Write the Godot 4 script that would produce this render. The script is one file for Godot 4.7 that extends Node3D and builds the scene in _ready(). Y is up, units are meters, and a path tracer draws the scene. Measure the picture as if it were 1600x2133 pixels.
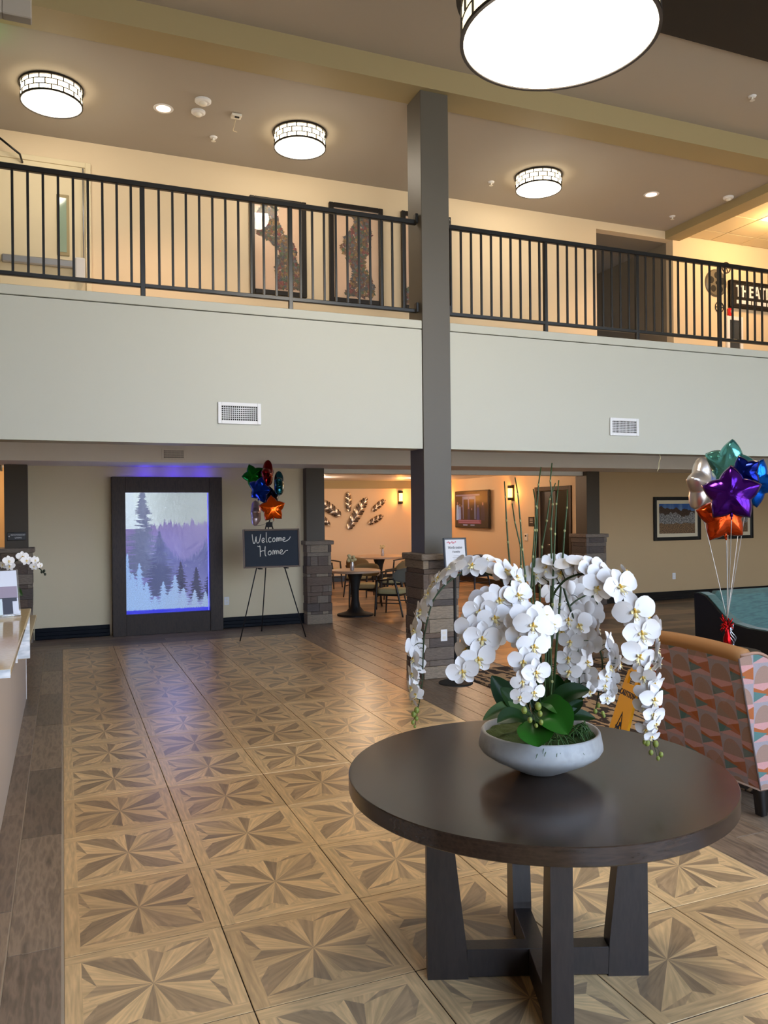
extends Node3D
# A two-storey lobby: inlaid tile floor, gallery with a black railing, water wall, round table with orchids.
# Plan coordinates: x to the right, y up, z into the picture; P() turns them into the engine's axes.

var rng := RandomNumberGenerator.new()
var M := {}
var taken := {}
var meshes := {}

func P(x: float, y: float, z: float) -> Vector3:
	return Vector3(x, y, -z)

# ---------------------------------------------------------------- naming
func numbered(called: String, parent: Node) -> String:
	var key := str(parent.get_instance_id()) + "/" + called
	var n: int = taken.get(key, 0)
	taken[key] = n + 1
	return called if n == 0 else "%s_%03d" % [called, n]

func thing(called: String, label: String, category: String, at := Vector3.ZERO, turn := 0.0, group := "") -> Node3D:
	var o := Node3D.new()
	o.name = numbered(called, self)
	add_child(o, true)
	o.position = at
	o.rotation.y = turn
	return tag(o, label, category, group)

func tag(o: Node3D, label: String, category: String, group := "", kind := "") -> Node3D:
	o.set_meta("label", label)
	o.set_meta("category", category)
	if group:
		o.set_meta("group", group)
	if kind:
		o.set_meta("kind", kind)
	return o

func mesh_node(called: String, mesh: Mesh, m: Material, parent: Node = null, xf := Transform3D.IDENTITY) -> MeshInstance3D:
	var o := MeshInstance3D.new()
	var home: Node = parent if parent else self
	o.name = numbered(called, home)
	o.mesh = mesh
	if m:
		o.material_override = m
	home.add_child(o, true)
	o.transform = xf
	return o

func obj(called: String, s: SurfaceTool, m: Material, parent: Node = null, xf := Transform3D.IDENTITY) -> MeshInstance3D:
	return mesh_node(called, done(s), m, parent, xf)

func struct(called: String, s: SurfaceTool, m: Material, label: String, parent: Node = null) -> MeshInstance3D:
	var o := obj(called, s, m, parent)
	if parent == null:
		o.set_meta("kind", "structure")
		o.set_meta("label", label)
		o.set_meta("category", called.split("_")[0])
	return o

func dup(root: Node3D, called: String, at: Vector3, turn: float, label: String, group := "") -> Node3D:
	var r: Node3D = root.duplicate()
	r.name = numbered(called, self)
	add_child(r, true)
	r.position = at
	r.rotation.y = turn
	r.set_meta("label", label)
	if group:
		r.set_meta("group", group)
	return r

# ---------------------------------------------------------------- shapes
func st() -> SurfaceTool:
	var s := SurfaceTool.new()
	s.begin(Mesh.PRIMITIVE_TRIANGLES)
	return s

func done(s: SurfaceTool) -> ArrayMesh:
	s.generate_normals()
	s.index()
	return s.commit()

func tri(s: SurfaceTool, a: Vector3, b: Vector3, c: Vector3) -> void:
	s.add_vertex(a)
	s.add_vertex(b)
	s.add_vertex(c)

# a quad whose outside is on the side of `out`
func quad(s: SurfaceTool, a: Vector3, b: Vector3, c: Vector3, d: Vector3, out: Vector3) -> void:
	if (c - a).cross(d - b).dot(out) > 0.0:
		tri(s, a, d, c)
		tri(s, a, c, b)
	else:
		tri(s, a, b, c)
		tri(s, a, c, d)

func tri_out(s: SurfaceTool, a: Vector3, b: Vector3, c: Vector3, out: Vector3) -> void:
	if (b - a).cross(c - a).dot(out) > 0.0:
		tri(s, a, c, b)
	else:
		tri(s, a, b, c)

# box with chamfered edges, centred on xf
func box(s: SurfaceTool, size: Vector3, xf := Transform3D.IDENTITY, bev := 0.0) -> SurfaceTool:
	s.set_smooth_group(-1)
	var h := size * 0.5
	var b := minf(bev, minf(h.x, minf(h.y, h.z)) * 0.9)
	var ax := [Vector3.RIGHT, Vector3.UP, Vector3.BACK]
	for i in 3:
		for sg in [-1.0, 1.0]:
			var j := (i + 1) % 3
			var k := (i + 2) % 3
			var n: Vector3 = ax[i] * sg
			var u: Vector3 = ax[j] * (h[j] - b)
			var v: Vector3 = ax[k] * (h[k] - b)
			var c: Vector3 = n * h[i]
			quad(s, xf * (c - u - v), xf * (c + u - v), xf * (c + u + v), xf * (c - u + v), xf.basis * n)
	if b > 0.0:
		for i in 3:
			var j := (i + 1) % 3
			var k := (i + 2) % 3
			for sj in [-1.0, 1.0]:
				for sk in [-1.0, 1.0]:
					var e: Vector3 = ax[i] * (h[i] - b)
					var p1: Vector3 = ax[j] * sj * h[j] + ax[k] * sk * (h[k] - b)
					var p2: Vector3 = ax[j] * sj * (h[j] - b) + ax[k] * sk * h[k]
					quad(s, xf * (p1 - e), xf * (p1 + e), xf * (p2 + e), xf * (p2 - e), xf.basis * (ax[j] * sj + ax[k] * sk))
		for sx in [-1.0, 1.0]:
			for sy in [-1.0, 1.0]:
				for sz in [-1.0, 1.0]:
					var d := Vector3(sx, sy, sz)
					var a1 := Vector3(sx * h.x, sy * (h.y - b), sz * (h.z - b))
					var a2 := Vector3(sx * (h.x - b), sy * h.y, sz * (h.z - b))
					var a3 := Vector3(sx * (h.x - b), sy * (h.y - b), sz * h.z)
					tri_out(s, xf * a1, xf * a2, xf * a3, xf.basis * d)
	return s

# box between two corners in plan coordinates
func span(s: SurfaceTool, x0: float, x1: float, y0: float, y1: float, z0: float, z1: float, bev := 0.0) -> SurfaceTool:
	return box(s, Vector3(x1 - x0, y1 - y0, z1 - z0), Transform3D(Basis.IDENTITY, P((x0 + x1) / 2, (y0 + y1) / 2, (z0 + z1) / 2)), bev)

# box with its own centre in local axes
func bx(s: SurfaceTool, cx: float, cy: float, cz: float, w: float, h: float, d: float, bev := 0.0) -> SurfaceTool:
	return box(s, Vector3(w, h, d), Transform3D(Basis.IDENTITY, Vector3(cx, cy, cz)), bev)

# polygon in local xy pushed along local z from -d/2 to d/2
func prism(s: SurfaceTool, poly: PackedVector2Array, d: float, xf := Transform3D.IDENTITY) -> SurfaceTool:
	s.set_smooth_group(-1)
	var idx := Geometry2D.triangulate_polygon(poly)
	var h := Vector3(0, 0, d * 0.5)
	for t in range(0, idx.size(), 3):
		var a := Vector3(poly[idx[t]].x, poly[idx[t]].y, 0)
		var b := Vector3(poly[idx[t + 1]].x, poly[idx[t + 1]].y, 0)
		var c := Vector3(poly[idx[t + 2]].x, poly[idx[t + 2]].y, 0)
		tri_out(s, xf * (a + h), xf * (b + h), xf * (c + h), xf.basis.z)
		tri_out(s, xf * (a - h), xf * (b - h), xf * (c - h), -xf.basis.z)
	var sgn := 1.0 if Geometry2D.is_polygon_clockwise(poly) else -1.0
	for i in poly.size():
		var p := poly[i]
		var q := poly[(i + 1) % poly.size()]
		var n := Vector3(-(q.y - p.y), q.x - p.x, 0) * sgn
		var a := Vector3(p.x, p.y, 0)
		var b := Vector3(q.x, q.y, 0)
		quad(s, xf * (a - h), xf * (b - h), xf * (b + h), xf * (a + h), xf.basis * n)
	return s

# profile of (radius, height) turned round the y axis
func lathe(s: SurfaceTool, prof: Array, segs := 32, xf := Transform3D.IDENTITY, sharp := false) -> SurfaceTool:
	for i in prof.size() - 1:
		s.set_smooth_group(10 + i if sharp else 1)
		var p: Vector2 = prof[i]
		var q: Vector2 = prof[i + 1]
		var n2 := Vector2(q.y - p.y, -(q.x - p.x))
		for k in segs:
			var a := TAU * k / segs
			var b := TAU * (k + 1) / segs
			var m := (a + b) / 2
			var out := Vector3(cos(m) * n2.x, n2.y, sin(m) * n2.x)
			var v00 := xf * Vector3(cos(a) * p.x, p.y, sin(a) * p.x)
			var v10 := xf * Vector3(cos(b) * p.x, p.y, sin(b) * p.x)
			var v01 := xf * Vector3(cos(a) * q.x, q.y, sin(a) * q.x)
			var v11 := xf * Vector3(cos(b) * q.x, q.y, sin(b) * q.x)
			if p.x < 1e-5:
				tri_out(s, v00, v11, v01, xf.basis * out)
			elif q.x < 1e-5:
				tri_out(s, v00, v10, v01, xf.basis * out)
			else:
				quad(s, v00, v10, v11, v01, xf.basis * out)
	return s

# round tube along points; r is one radius or one per point
func tube(s: SurfaceTool, pts: Array, r, segs := 8, caps := true) -> SurfaceTool:
	s.set_smooth_group(1)
	var rings := []
	var n := pts.size()
	var side := Vector3.ZERO
	for i in n:
		var t: Vector3 = (pts[mini(i + 1, n - 1)] - pts[maxi(i - 1, 0)]).normalized()
		if side == Vector3.ZERO:
			side = t.cross(Vector3.UP if absf(t.y) < 0.9 else Vector3.RIGHT).normalized()
		side = (side - t * side.dot(t)).normalized()
		var up := t.cross(side)
		var rad: float = r[i] if r is Array else r
		var ring := []
		for k in segs:
			var a := TAU * k / segs
			ring.append(pts[i] + (side * cos(a) + up * sin(a)) * rad)
		rings.append(ring)
	for i in n - 1:
		for k in segs:
			var k2 := (k + 1) % segs
			var mid: Vector3 = (rings[i][k] + rings[i][k2] + rings[i + 1][k] + rings[i + 1][k2]) * 0.25
			quad(s, rings[i][k], rings[i][k2], rings[i + 1][k2], rings[i + 1][k], mid - (pts[i] + pts[i + 1]) * 0.5)
	if caps:
		for e in [0, n - 1]:
			var out: Vector3 = pts[0] - pts[1] if e == 0 else pts[n - 1] - pts[n - 2]
			for k in range(1, segs - 1):
				tri_out(s, rings[e][0], rings[e][k], rings[e][k + 1], out)
	return s

# a sheet through rows of points (rows[i][j])
func sheet(s: SurfaceTool, rows: Array, group := 1, wrap := false) -> SurfaceTool:
	s.set_smooth_group(group)
	for i in rows.size() - 1:
		var m: int = rows[i].size()
		for j in (m if wrap else m - 1):
			var j2 := (j + 1) % m
			tri(s, rows[i][j], rows[i][j2], rows[i + 1][j2])
			tri(s, rows[i][j], rows[i + 1][j2], rows[i + 1][j])
	return s

func ball(s: SurfaceTool, c: Vector3, r: float, sy := 1.0, segs := 10) -> SurfaceTool:
	var prof := []
	for i in segs / 2 + 1:
		var a := -PI / 2 + PI * i / (segs / 2)
		prof.append(Vector2(maxf(cos(a) * r, 0.0), sin(a) * r * sy))
	return lathe(s, prof, segs, Transform3D(Basis.IDENTITY, c))

# basis whose z axis looks along `d`
func facing(d: Vector3, up := Vector3.UP) -> Basis:
	var z := d.normalized()
	var x := up.cross(z)
	if x.length() < 0.01:
		x = Vector3.RIGHT
	x = x.normalized()
	return Basis(x, z.cross(x), z)

func smooth(pts: Array, per := 6) -> Array:
	var c := Curve3D.new()
	var n := pts.size()
	for i in n:
		var t: Vector3 = (pts[mini(i + 1, n - 1)] - pts[maxi(i - 1, 0)]) / 6.0
		c.add_point(pts[i], -t, t)
	var out := []
	for i in n - 1:
		for k in per:
			out.append(c.sample(i, float(k) / per))
	out.append(pts[n - 1])
	return out

# ---------------------------------------------------------------- materials
func mat(c: Color, rough := 0.6, metal := 0.0) -> StandardMaterial3D:
	var m := StandardMaterial3D.new()
	m.albedo_color = c
	m.roughness = rough
	m.metallic = metal
	return m

func noise_tex(freq: float, cols: Array, oct := 4, size := 256, sd := 1) -> NoiseTexture2D:
	var n := FastNoiseLite.new()
	n.noise_type = FastNoiseLite.TYPE_SIMPLEX_SMOOTH
	n.seed = sd
	n.frequency = freq
	n.fractal_octaves = oct
	var t := NoiseTexture2D.new()
	t.width = size
	t.height = size
	t.seamless = true
	t.noise = n
	var g := Gradient.new()
	var offs := PackedFloat32Array()
	var cc := PackedColorArray()
	for i in cols.size():
		offs.append(float(i) / (cols.size() - 1))
		cc.append(cols[i])
	g.offsets = offs
	g.colors = cc
	t.color_ramp = g
	return t

func noisy(tex: Texture2D, scale: Vector3, rough := 0.5, tint := Color.WHITE, bump := 0.0, world := true) -> StandardMaterial3D:
	var m := mat(tint, rough)
	m.albedo_texture = tex
	m.uv1_triplanar = true
	m.uv1_world_triplanar = world
	m.uv1_scale = scale
	if bump > 0.0:
		m.heightmap_enabled = true
		m.heightmap_texture = tex
		m.heightmap_scale = bump
	return m

func glow(c: Color, energy: float, base := Color(0.9, 0.9, 0.88)) -> StandardMaterial3D:
	var m := mat(base, 0.5)
	m.emission_enabled = true
	m.emission = c
	m.emission_energy_multiplier = energy
	return m

func fl(sd: int, f: float, oct := 3) -> FastNoiseLite:
	var n := FastNoiseLite.new()
	n.noise_type = FastNoiseLite.TYPE_SIMPLEX_SMOOTH
	n.seed = sd
	n.frequency = f
	n.fractal_octaves = oct
	return n

func tex_of(img: Image) -> ImageTexture:
	return ImageTexture.create_from_image(img)

func tri_in(p: Vector2, a: Vector2, b: Vector2, c: Vector2) -> bool:
	return Geometry2D.point_is_inside_triangle(p, a, b, c)

# inlaid wood-look tile: a sixteen-blade star inside a border of boards
func tile_image(sd: int) -> Image:
	var n := 384
	var img := Image.create(n, n, false, Image.FORMAT_RGB8)
	var nz := fl(sd, 0.9, 3)
	var lightc := Color(0.845, 0.715, 0.525)
	var darkc := Color(0.57, 0.48, 0.375)
	var midc := Color(0.745, 0.625, 0.46)
	var lightness := []
	for i in 40:
		lightness.append(rng.randf_range(-0.05, 0.05))
	for y in n:
		for x in n:
			var p := Vector2((x + 0.5) / n * 2 - 1, (y + 0.5) / n * 2 - 1)
			var q := p.abs()
			var c := midc
			var along := 0.0
			var across := 0.0
			var id := 0
			var edge := 0.80
			if maxf(q.x, q.y) > edge:
				# border boards, butt-jointed
				var vert := (q.x > edge and not (q.y > edge and (p.x * p.y > 0)))
				id = (1 if p.x > 0 else 2) if vert else (3 if p.y > 0 else 4)
				along = p.y if vert else p.x
				across = p.x if vert else p.y
				c = lightc.lerp(midc, 0.35)
			else:
				# eight points (edge middles and corners), every point split into a light and a dark half
				var a := atan2(p.y, p.x)
				var turn := fposmod(a, TAU)
				var quarter := fposmod(turn, PI / 2)
				var w := Vector2(maxf(q.x, q.y), minf(q.x, q.y)) / edge
				var val := Vector2(0.80, 0.24)
				var axis := w.angle() < val.angle()
				var full := (0 if axis else 1) if quarter < PI / 4 else (3 if axis else 2)
				id = int(turn / (PI / 2)) * 4 + full
				if tri_in(w, Vector2.ZERO, val, Vector2(1, 0) if axis else Vector2(1, 1)):
					c = darkc if full % 2 == 0 else lightc
					c = c.lerp(midc, 0.4 * absf(sin(id * 5.7 + sd)))
				elif (w - val).cross(Vector2(1.0, 0.56) - val) < 0.0:
					c = midc.lerp(darkc, 0.35 + 0.5 * absf(sin(id * 2.3 + sd)))
					id += 17
				else:
					c = midc.lerp(lightc, 0.6)
					id += 23
				along = p.length()
				across = a * 0.6
			var g := nz.get_noise_2d(along * 1.6 + id * 7.3, across * 16.0 + id * 3.1)
			var v: float = 1.0 + g * 0.16 + lightness[id % 40]
			img.set_pixel(x, y, Color(c.r * v, c.g * v, c.b * v))
	return img

# rows of planks running along u: six rows per image
func plank_image() -> Image:
	var n := 384
	var img := Image.create(n, n, false, Image.FORMAT_RGB8)
	var nz := fl(5, 0.02, 4)
	var tone := []
	for i in 32:
		tone.append(rng.randf_range(0.62, 1.3))
	for y in n:
		for x in n:
			var row := y * 6 / n
			var fy := fposmod(y * 6.0 / n, 1.0)
			var xx := fposmod(float(x) / n + row * 0.37, 1.0)
			var seg := int(xx * 2.0)
			var t: float = tone[(row * 5 + seg) % 32]
			var g := nz.get_noise_2d(x * 0.6 + row * 91.0, y * 9.0)
			var v := t * (1.0 + 0.22 * g)
			if fy < 0.025 or fposmod(xx * 2.0, 1.0) < 0.004:
				v = 0.7
			img.set_pixel(x, y, Color(0.50 * v, 0.41 * v, 0.32 * v))
	return img

func rug_image() -> Image:
	var n := 512
	var img := Image.create(n, n, false, Image.FORMAT_RGB8)
	var nz := fl(8, 0.018, 2)
	var nz2 := fl(9, 0.05, 2)
	for y in n:
		for x in n:
			var w := nz.get_noise_2d(x * 1.0, y * 0.35) * 9.0 + nz2.get_noise_2d(x, y) * 1.6
			var f := sin(x * 0.16 + w)
			var dark := f > 0.02
			var v := 1.0 + nz2.get_noise_2d(x * 5.0, y * 5.0) * 0.15
			var c := Color(0.17, 0.11, 0.08) if dark else Color(0.66, 0.54, 0.40)
			img.set_pixel(x, y, Color(c.r * v, c.g * v, c.b * v))
	return img

# upholstery print: arches, wedges and bands in taupe, pink, rust and sea green
func print_image() -> Image:
	var n := 384
	var img := Image.create(n, n, false, Image.FORMAT_RGB8)
	var nz := fl(4, 0.3, 2)
	var grey := Color(0.56, 0.52, 0.53)
	var taupe := Color(0.56, 0.44, 0.38)
	var pink := Color(0.72, 0.52, 0.50)
	var rust := Color(0.60, 0.32, 0.13)
	var sea := Color(0.29, 0.42, 0.40)
	for y in n:
		for x in n:
			var col := x * 2 / n
			var u := fposmod(x * 2.0 / n, 1.0)
			var v := fposmod(y * 2.0 / n + col * 0.5, 1.0)
			var c := grey
			# arch in the upper part
			if v < 0.52:
				var d := Vector2((u - 0.5) / 0.46, (0.52 - v) / 0.44)
				if d.length() < 1.0:
					c = taupe
			else:
				var t := (v - 0.52) / 0.48
				if t < 0.40 - 0.3 * absf(u - 0.55) * 1.6:
					c = pink
				elif t < 0.40 + 0.30 * (1.0 - u):
					c = rust
				elif t < 0.40 + 0.55 * u:
					c = sea
				elif t > 0.8 - 0.3 * u:
					c = pink.lerp(grey, 0.2)
				else:
					c = rust if u < 0.5 else sea
			var g := 1.0 + nz.get_noise_2d(x * 4.0, y) * 0.10
			img.set_pixel(x, y, Color(c.r * g, c.g * g, c.b * g))
	return img

func fir(img: Image, cx: float, top: float, base: float, half: float, c: Color, sd: int) -> void:
	var w := img.get_width()
	var h := img.get_height()
	var nz := fl(sd, 0.11, 2)
	for y in range(maxi(int(top * h), 0), mini(int(base * h), h)):
		var t := (y / float(h) - top) / (base - top)
		var saw := fposmod(t * 11.0 + nz.get_noise_1d(y * 0.2) * 0.6, 1.0)
		var e := half * (pow(t, 0.85) * (0.42 + 0.8 * saw)) + 0.004
		var l := e * (1.0 + nz.get_noise_2d(y * 2.5, 3.0) * 0.7)
		var r := e * (1.0 + nz.get_noise_2d(y * 2.5, 90.0) * 0.7)
		for x in range(maxi(int((cx - l) * w), 0), mini(int((cx + r) * w) + 1, w)):
			var v := 1.0 + nz.get_noise_2d(x * 2.0, y * 2.0) * 0.12
			img.set_pixel(x, y, Color(c.r * v, c.g * v, c.b * v))

# misty winter forest etched on the glass of the water wall
func forest_image() -> Image:
	var w := 300
	var h := 420
	var img := Image.create(w, h, false, Image.FORMAT_RGB8)
	var nz := fl(21, 0.05, 3)
	var sp := fl(22, 0.5, 2)
	for x in w:
		var u := x / float(w)
		var ridge := 0.285 + 0.05 * nz.get_noise_1d(x * 1.2) - 0.03 * absf(nz.get_noise_1d(x * 9.0)) * 2.0 - 0.02 * u
		var ridge2 := 0.47 + 0.10 * sin(u * 8.0 + 2.2) + 0.06 * nz.get_noise_1d(x * 3.0 + 400.0)
		for y in h:
			var v := y / float(h)
			var c := Color(0.80, 0.88, 0.91)
			if v < ridge:
				var s := sp.get_noise_2d(x, y * 0.7)
				var k := clampf(u * 1.3 - 0.15, 0.0, 0.8)
				c = Color(0.86, 0.93, 0.96).lerp(Color(0.36, 0.38, 0.36), clampf(k * (0.55 + s * 1.1), 0.0, 0.85))
			else:
				c = Color(0.48, 0.42, 0.68).lerp(Color(0.44, 0.45, 0.74), clampf((v - 0.3) * 1.8, 0.0, 1.0))
				if v > ridge2 and u > 0.42:
					c = Color(0.33, 0.35, 0.60).lerp(Color(0.50, 0.50, 0.78), clampf((v - 0.5) * 2.4, 0.0, 1.0))
				c = c.lightened(0.06 * sp.get_noise_2d(x * 3.0, y * 0.15))
			img.set_pixel(x, y, c)
	fir(img, 0.20, -0.04, 0.70, 0.24, Color(0.36, 0.40, 0.56), 31)
	fir(img, 0.06, -0.10, 0.30, 0.12, Color(0.84, 0.91, 0.97), 36)
	fir(img, 0.40, 0.32, 0.86, 0.20, Color(0.25, 0.29, 0.48), 32)
	fir(img, 0.65, 0.58, 0.84, 0.09, Color(0.13, 0.13, 0.30), 33)
	fir(img, 0.84, 0.63, 0.92, 0.10, Color(0.13, 0.13, 0.30), 34)
	fir(img, 1.00, 0.67, 0.90, 0.09, Color(0.12, 0.13, 0.30), 35)
	for k in 11:
		fir(img, [0.02, 0.16, 0.08, 0.24, 0.44, 0.58, 0.68, 0.82, 0.95, 0.34, 0.52][k], [0.50, 0.58, 0.66, 0.74, 0.74, 0.69, 0.80, 0.82, 0.84, 0.86, 0.82][k], 1.02, [0.10, 0.12, 0.16, 0.14, 0.10, 0.13, 0.14, 0.09, 0.09, 0.14, 0.14][k], Color(0.60, 0.74, 0.95).lerp(Color(0.62, 0.68, 0.80), clampf([0.02, 0.16, 0.08, 0.24, 0.44, 0.58, 0.68, 0.82, 0.95, 0.34, 0.52][k] - 0.3, 0.0, 0.6)), 40 + k)
	for x in w:
		var e := 0.972 + 0.008 * nz.get_noise_1d(x * 6.0)
		for y in range(int(e * h), h):
			img.set_pixel(x, y, Color(0.08, 0.10, 0.92))
	return img

# landscape print: blue sky over a brown hill, white rock terraces and dry ground
func landscape_image(sd: int, hill: float) -> Image:
	var w := 200
	var h := 140
	var img := Image.create(w, h, false, Image.FORMAT_RGB8)
	var nz := fl(sd, 0.02, 4)
	var fine := fl(sd + 1, 0.14, 3)
	for x in w:
		for y in h:
			var v := y / float(h)
			var a := nz.get_noise_2d(x, 3.0)
			var c := Color(0.16, 0.30, 0.52).lerp(Color(0.42, 0.52, 0.62), clampf(v * 2.0 + a, 0.0, 1.0))
			var top := hill + 0.10 * a + 0.14 * x / float(w)
			if v > top:
				c = Color(0.22, 0.14, 0.09).lightened(0.10 * fine.get_noise_2d(x, y))
			if v > 0.36 + 0.16 * nz.get_noise_2d(x * 0.9, 50.0):
				var g := 0.45 + 0.35 * fine.get_noise_2d(x * 0.7, y)
				c = Color(g, g * 0.97, g * 0.94)
			if v > 0.66 + 0.05 * a:
				var d := 0.40 + 0.30 * fine.get_noise_2d(x, y * 1.6)
				c = Color(d * 1.05, d * 0.80, d * 0.55)
			img.set_pixel(x, y, c)
	return img

# a television picture: a group standing before a doorway, a red caption bar
func news_image() -> Image:
	var w := 240
	var h := 140
	var img := Image.create(w, h, false, Image.FORMAT_RGB8)
	img.fill(Color(0.09, 0.075, 0.06))
	img.fill_rect(Rect2i(4, 10, 180, 6), Color(0.45, 0.45, 0.55))
	img.fill_rect(Rect2i(56, 18, 98, 12), Color(0.42, 0.50, 0.60))
	for x in [56, 98, 146]:
		img.fill_rect(Rect2i(x, 20, 9, 90), Color(0.42, 0.44, 0.54))
	img.fill_rect(Rect2i(65, 32, 33, 74), Color(0.07, 0.055, 0.045))
	img.fill_rect(Rect2i(107, 32, 39, 74), Color(0.10, 0.07, 0.08))
	var who := [[18, 40, 10, Color(0.62, 0.70, 0.78)], [36, 48, 9, Color(0.55, 0.58, 0.70)], [52, 52, 8, Color(0.16, 0.10, 0.18)], [104, 60, 10, Color(0.10, 0.12, 0.26)], [126, 66, 11, Color(0.05, 0.05, 0.07)], [172, 54, 11, Color(0.20, 0.22, 0.40)], [206, 44, 14, Color(0.14, 0.12, 0.20)]]
	for f in who:
		for y in range(f[1], 114):
			var t = (y - f[1]) / float(114 - f[1])
			var half: float = f[2] * (0.42 if t < 0.16 else minf(1.0, 0.75 + t * 0.4))
			for x in range(maxi(f[0] - int(half), 0), mini(f[0] + int(half), w)):
				img.set_pixel(x, y, Color(0.55, 0.40, 0.38) if t < 0.15 else f[3])
	img.fill_rect(Rect2i(22, 112, 172, 16), Color(0.55, 0.20, 0.26))
	for k in 22:
		img.fill_rect(Rect2i(28 + k * 7, 115, 4, 3), Color(0.80, 0.62, 0.66))
		img.fill_rect(Rect2i(32 + k * 7, 122, 4, 3), Color(0.78, 0.58, 0.62))
	img.fill_rect(Rect2i(60, 131, 34, 5), Color(0.62, 0.58, 0.66))
	img.fill_rect(Rect2i(116, 131, 30, 5), Color(0.58, 0.55, 0.62))
	return img

# ---------------------------------------------------------------- the scene
func _ready() -> void:
	rng.seed = 11
	camera_and_light()
	palette()
	shell()
	floors()
	gallery()
	ceilings()
	piers()
	lobby_fixtures()
	dining_room()
	reception()
	lounge()
	centre_table()
	orchids()
	balloons()

func camera_and_light() -> void:
	var yaw := 0.383863
	var pitch := -0.000761
	var roll := -0.01011
	var f := Vector3(sin(yaw) * cos(pitch), sin(pitch), -cos(yaw) * cos(pitch))
	var r := Vector3(cos(yaw), 0, sin(yaw))
	var u := r.cross(f)
	var cam := Camera3D.new()
	cam.name = "camera"
	cam.fov = 65.49
	cam.near = 0.05
	cam.far = 200.0
	add_child(cam)
	cam.transform = Transform3D(Basis(r * cos(roll) + u * sin(roll), u * cos(roll) - r * sin(roll), -f), Vector3(0, 1.7, 0))
	cam.current = true
	var e := Environment.new()
	var sky := Sky.new()
	var sm := ProceduralSkyMaterial.new()
	sm.sky_top_color = Color(0.74, 0.85, 1.0)
	sm.sky_horizon_color = Color(0.92, 0.955, 1.0)
	sm.ground_bottom_color = Color(0.60, 0.60, 0.58)
	sm.ground_horizon_color = Color(0.72, 0.74, 0.74)
	sm.sky_energy_multiplier = 2.8
	sm.ground_energy_multiplier = 3.4
	sky.sky_material = sm
	e.background_mode = Environment.BG_SKY
	e.sky = sky
	e.ambient_light_source = Environment.AMBIENT_SOURCE_SKY
	e.tonemap_mode = Environment.TONE_MAPPER_LINEAR
	e.tonemap_exposure = 1.0
	e.sdfgi_enabled = true
	e.ssao_enabled = true
	e.ssil_enabled = true
	var we := WorldEnvironment.new()
	we.name = "world_environment"
	we.environment = e
	add_child(we)

func omni(called: String, at: Vector3, c: Color, energy: float, size := 0.1, parent: Node = null) -> void:
	var l := OmniLight3D.new()
	var home: Node = parent if parent else self
	l.name = numbered(called, home)
	l.light_color = c
	l.light_energy = energy
	l.light_size = size
	l.omni_range = 30.0
	l.omni_attenuation = 2.0
	l.shadow_enabled = true
	home.add_child(l, true)
	l.position = at

func spot(called: String, at: Vector3, c: Color, energy: float, angle: float, parent: Node = null, towards := Vector3.DOWN) -> void:
	var l := SpotLight3D.new()
	var home: Node = parent if parent else self
	l.name = numbered(called, home)
	l.light_color = c
	l.light_energy = energy
	l.light_size = 0.06
	l.spot_range = 30.0
	l.spot_attenuation = 2.0
	l.spot_angle = angle
	l.spot_angle_attenuation = 0.8
	l.shadow_enabled = true
	home.add_child(l, true)
	l.transform = Transform3D(facing(-towards, Vector3.FORWARD), at)

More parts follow.
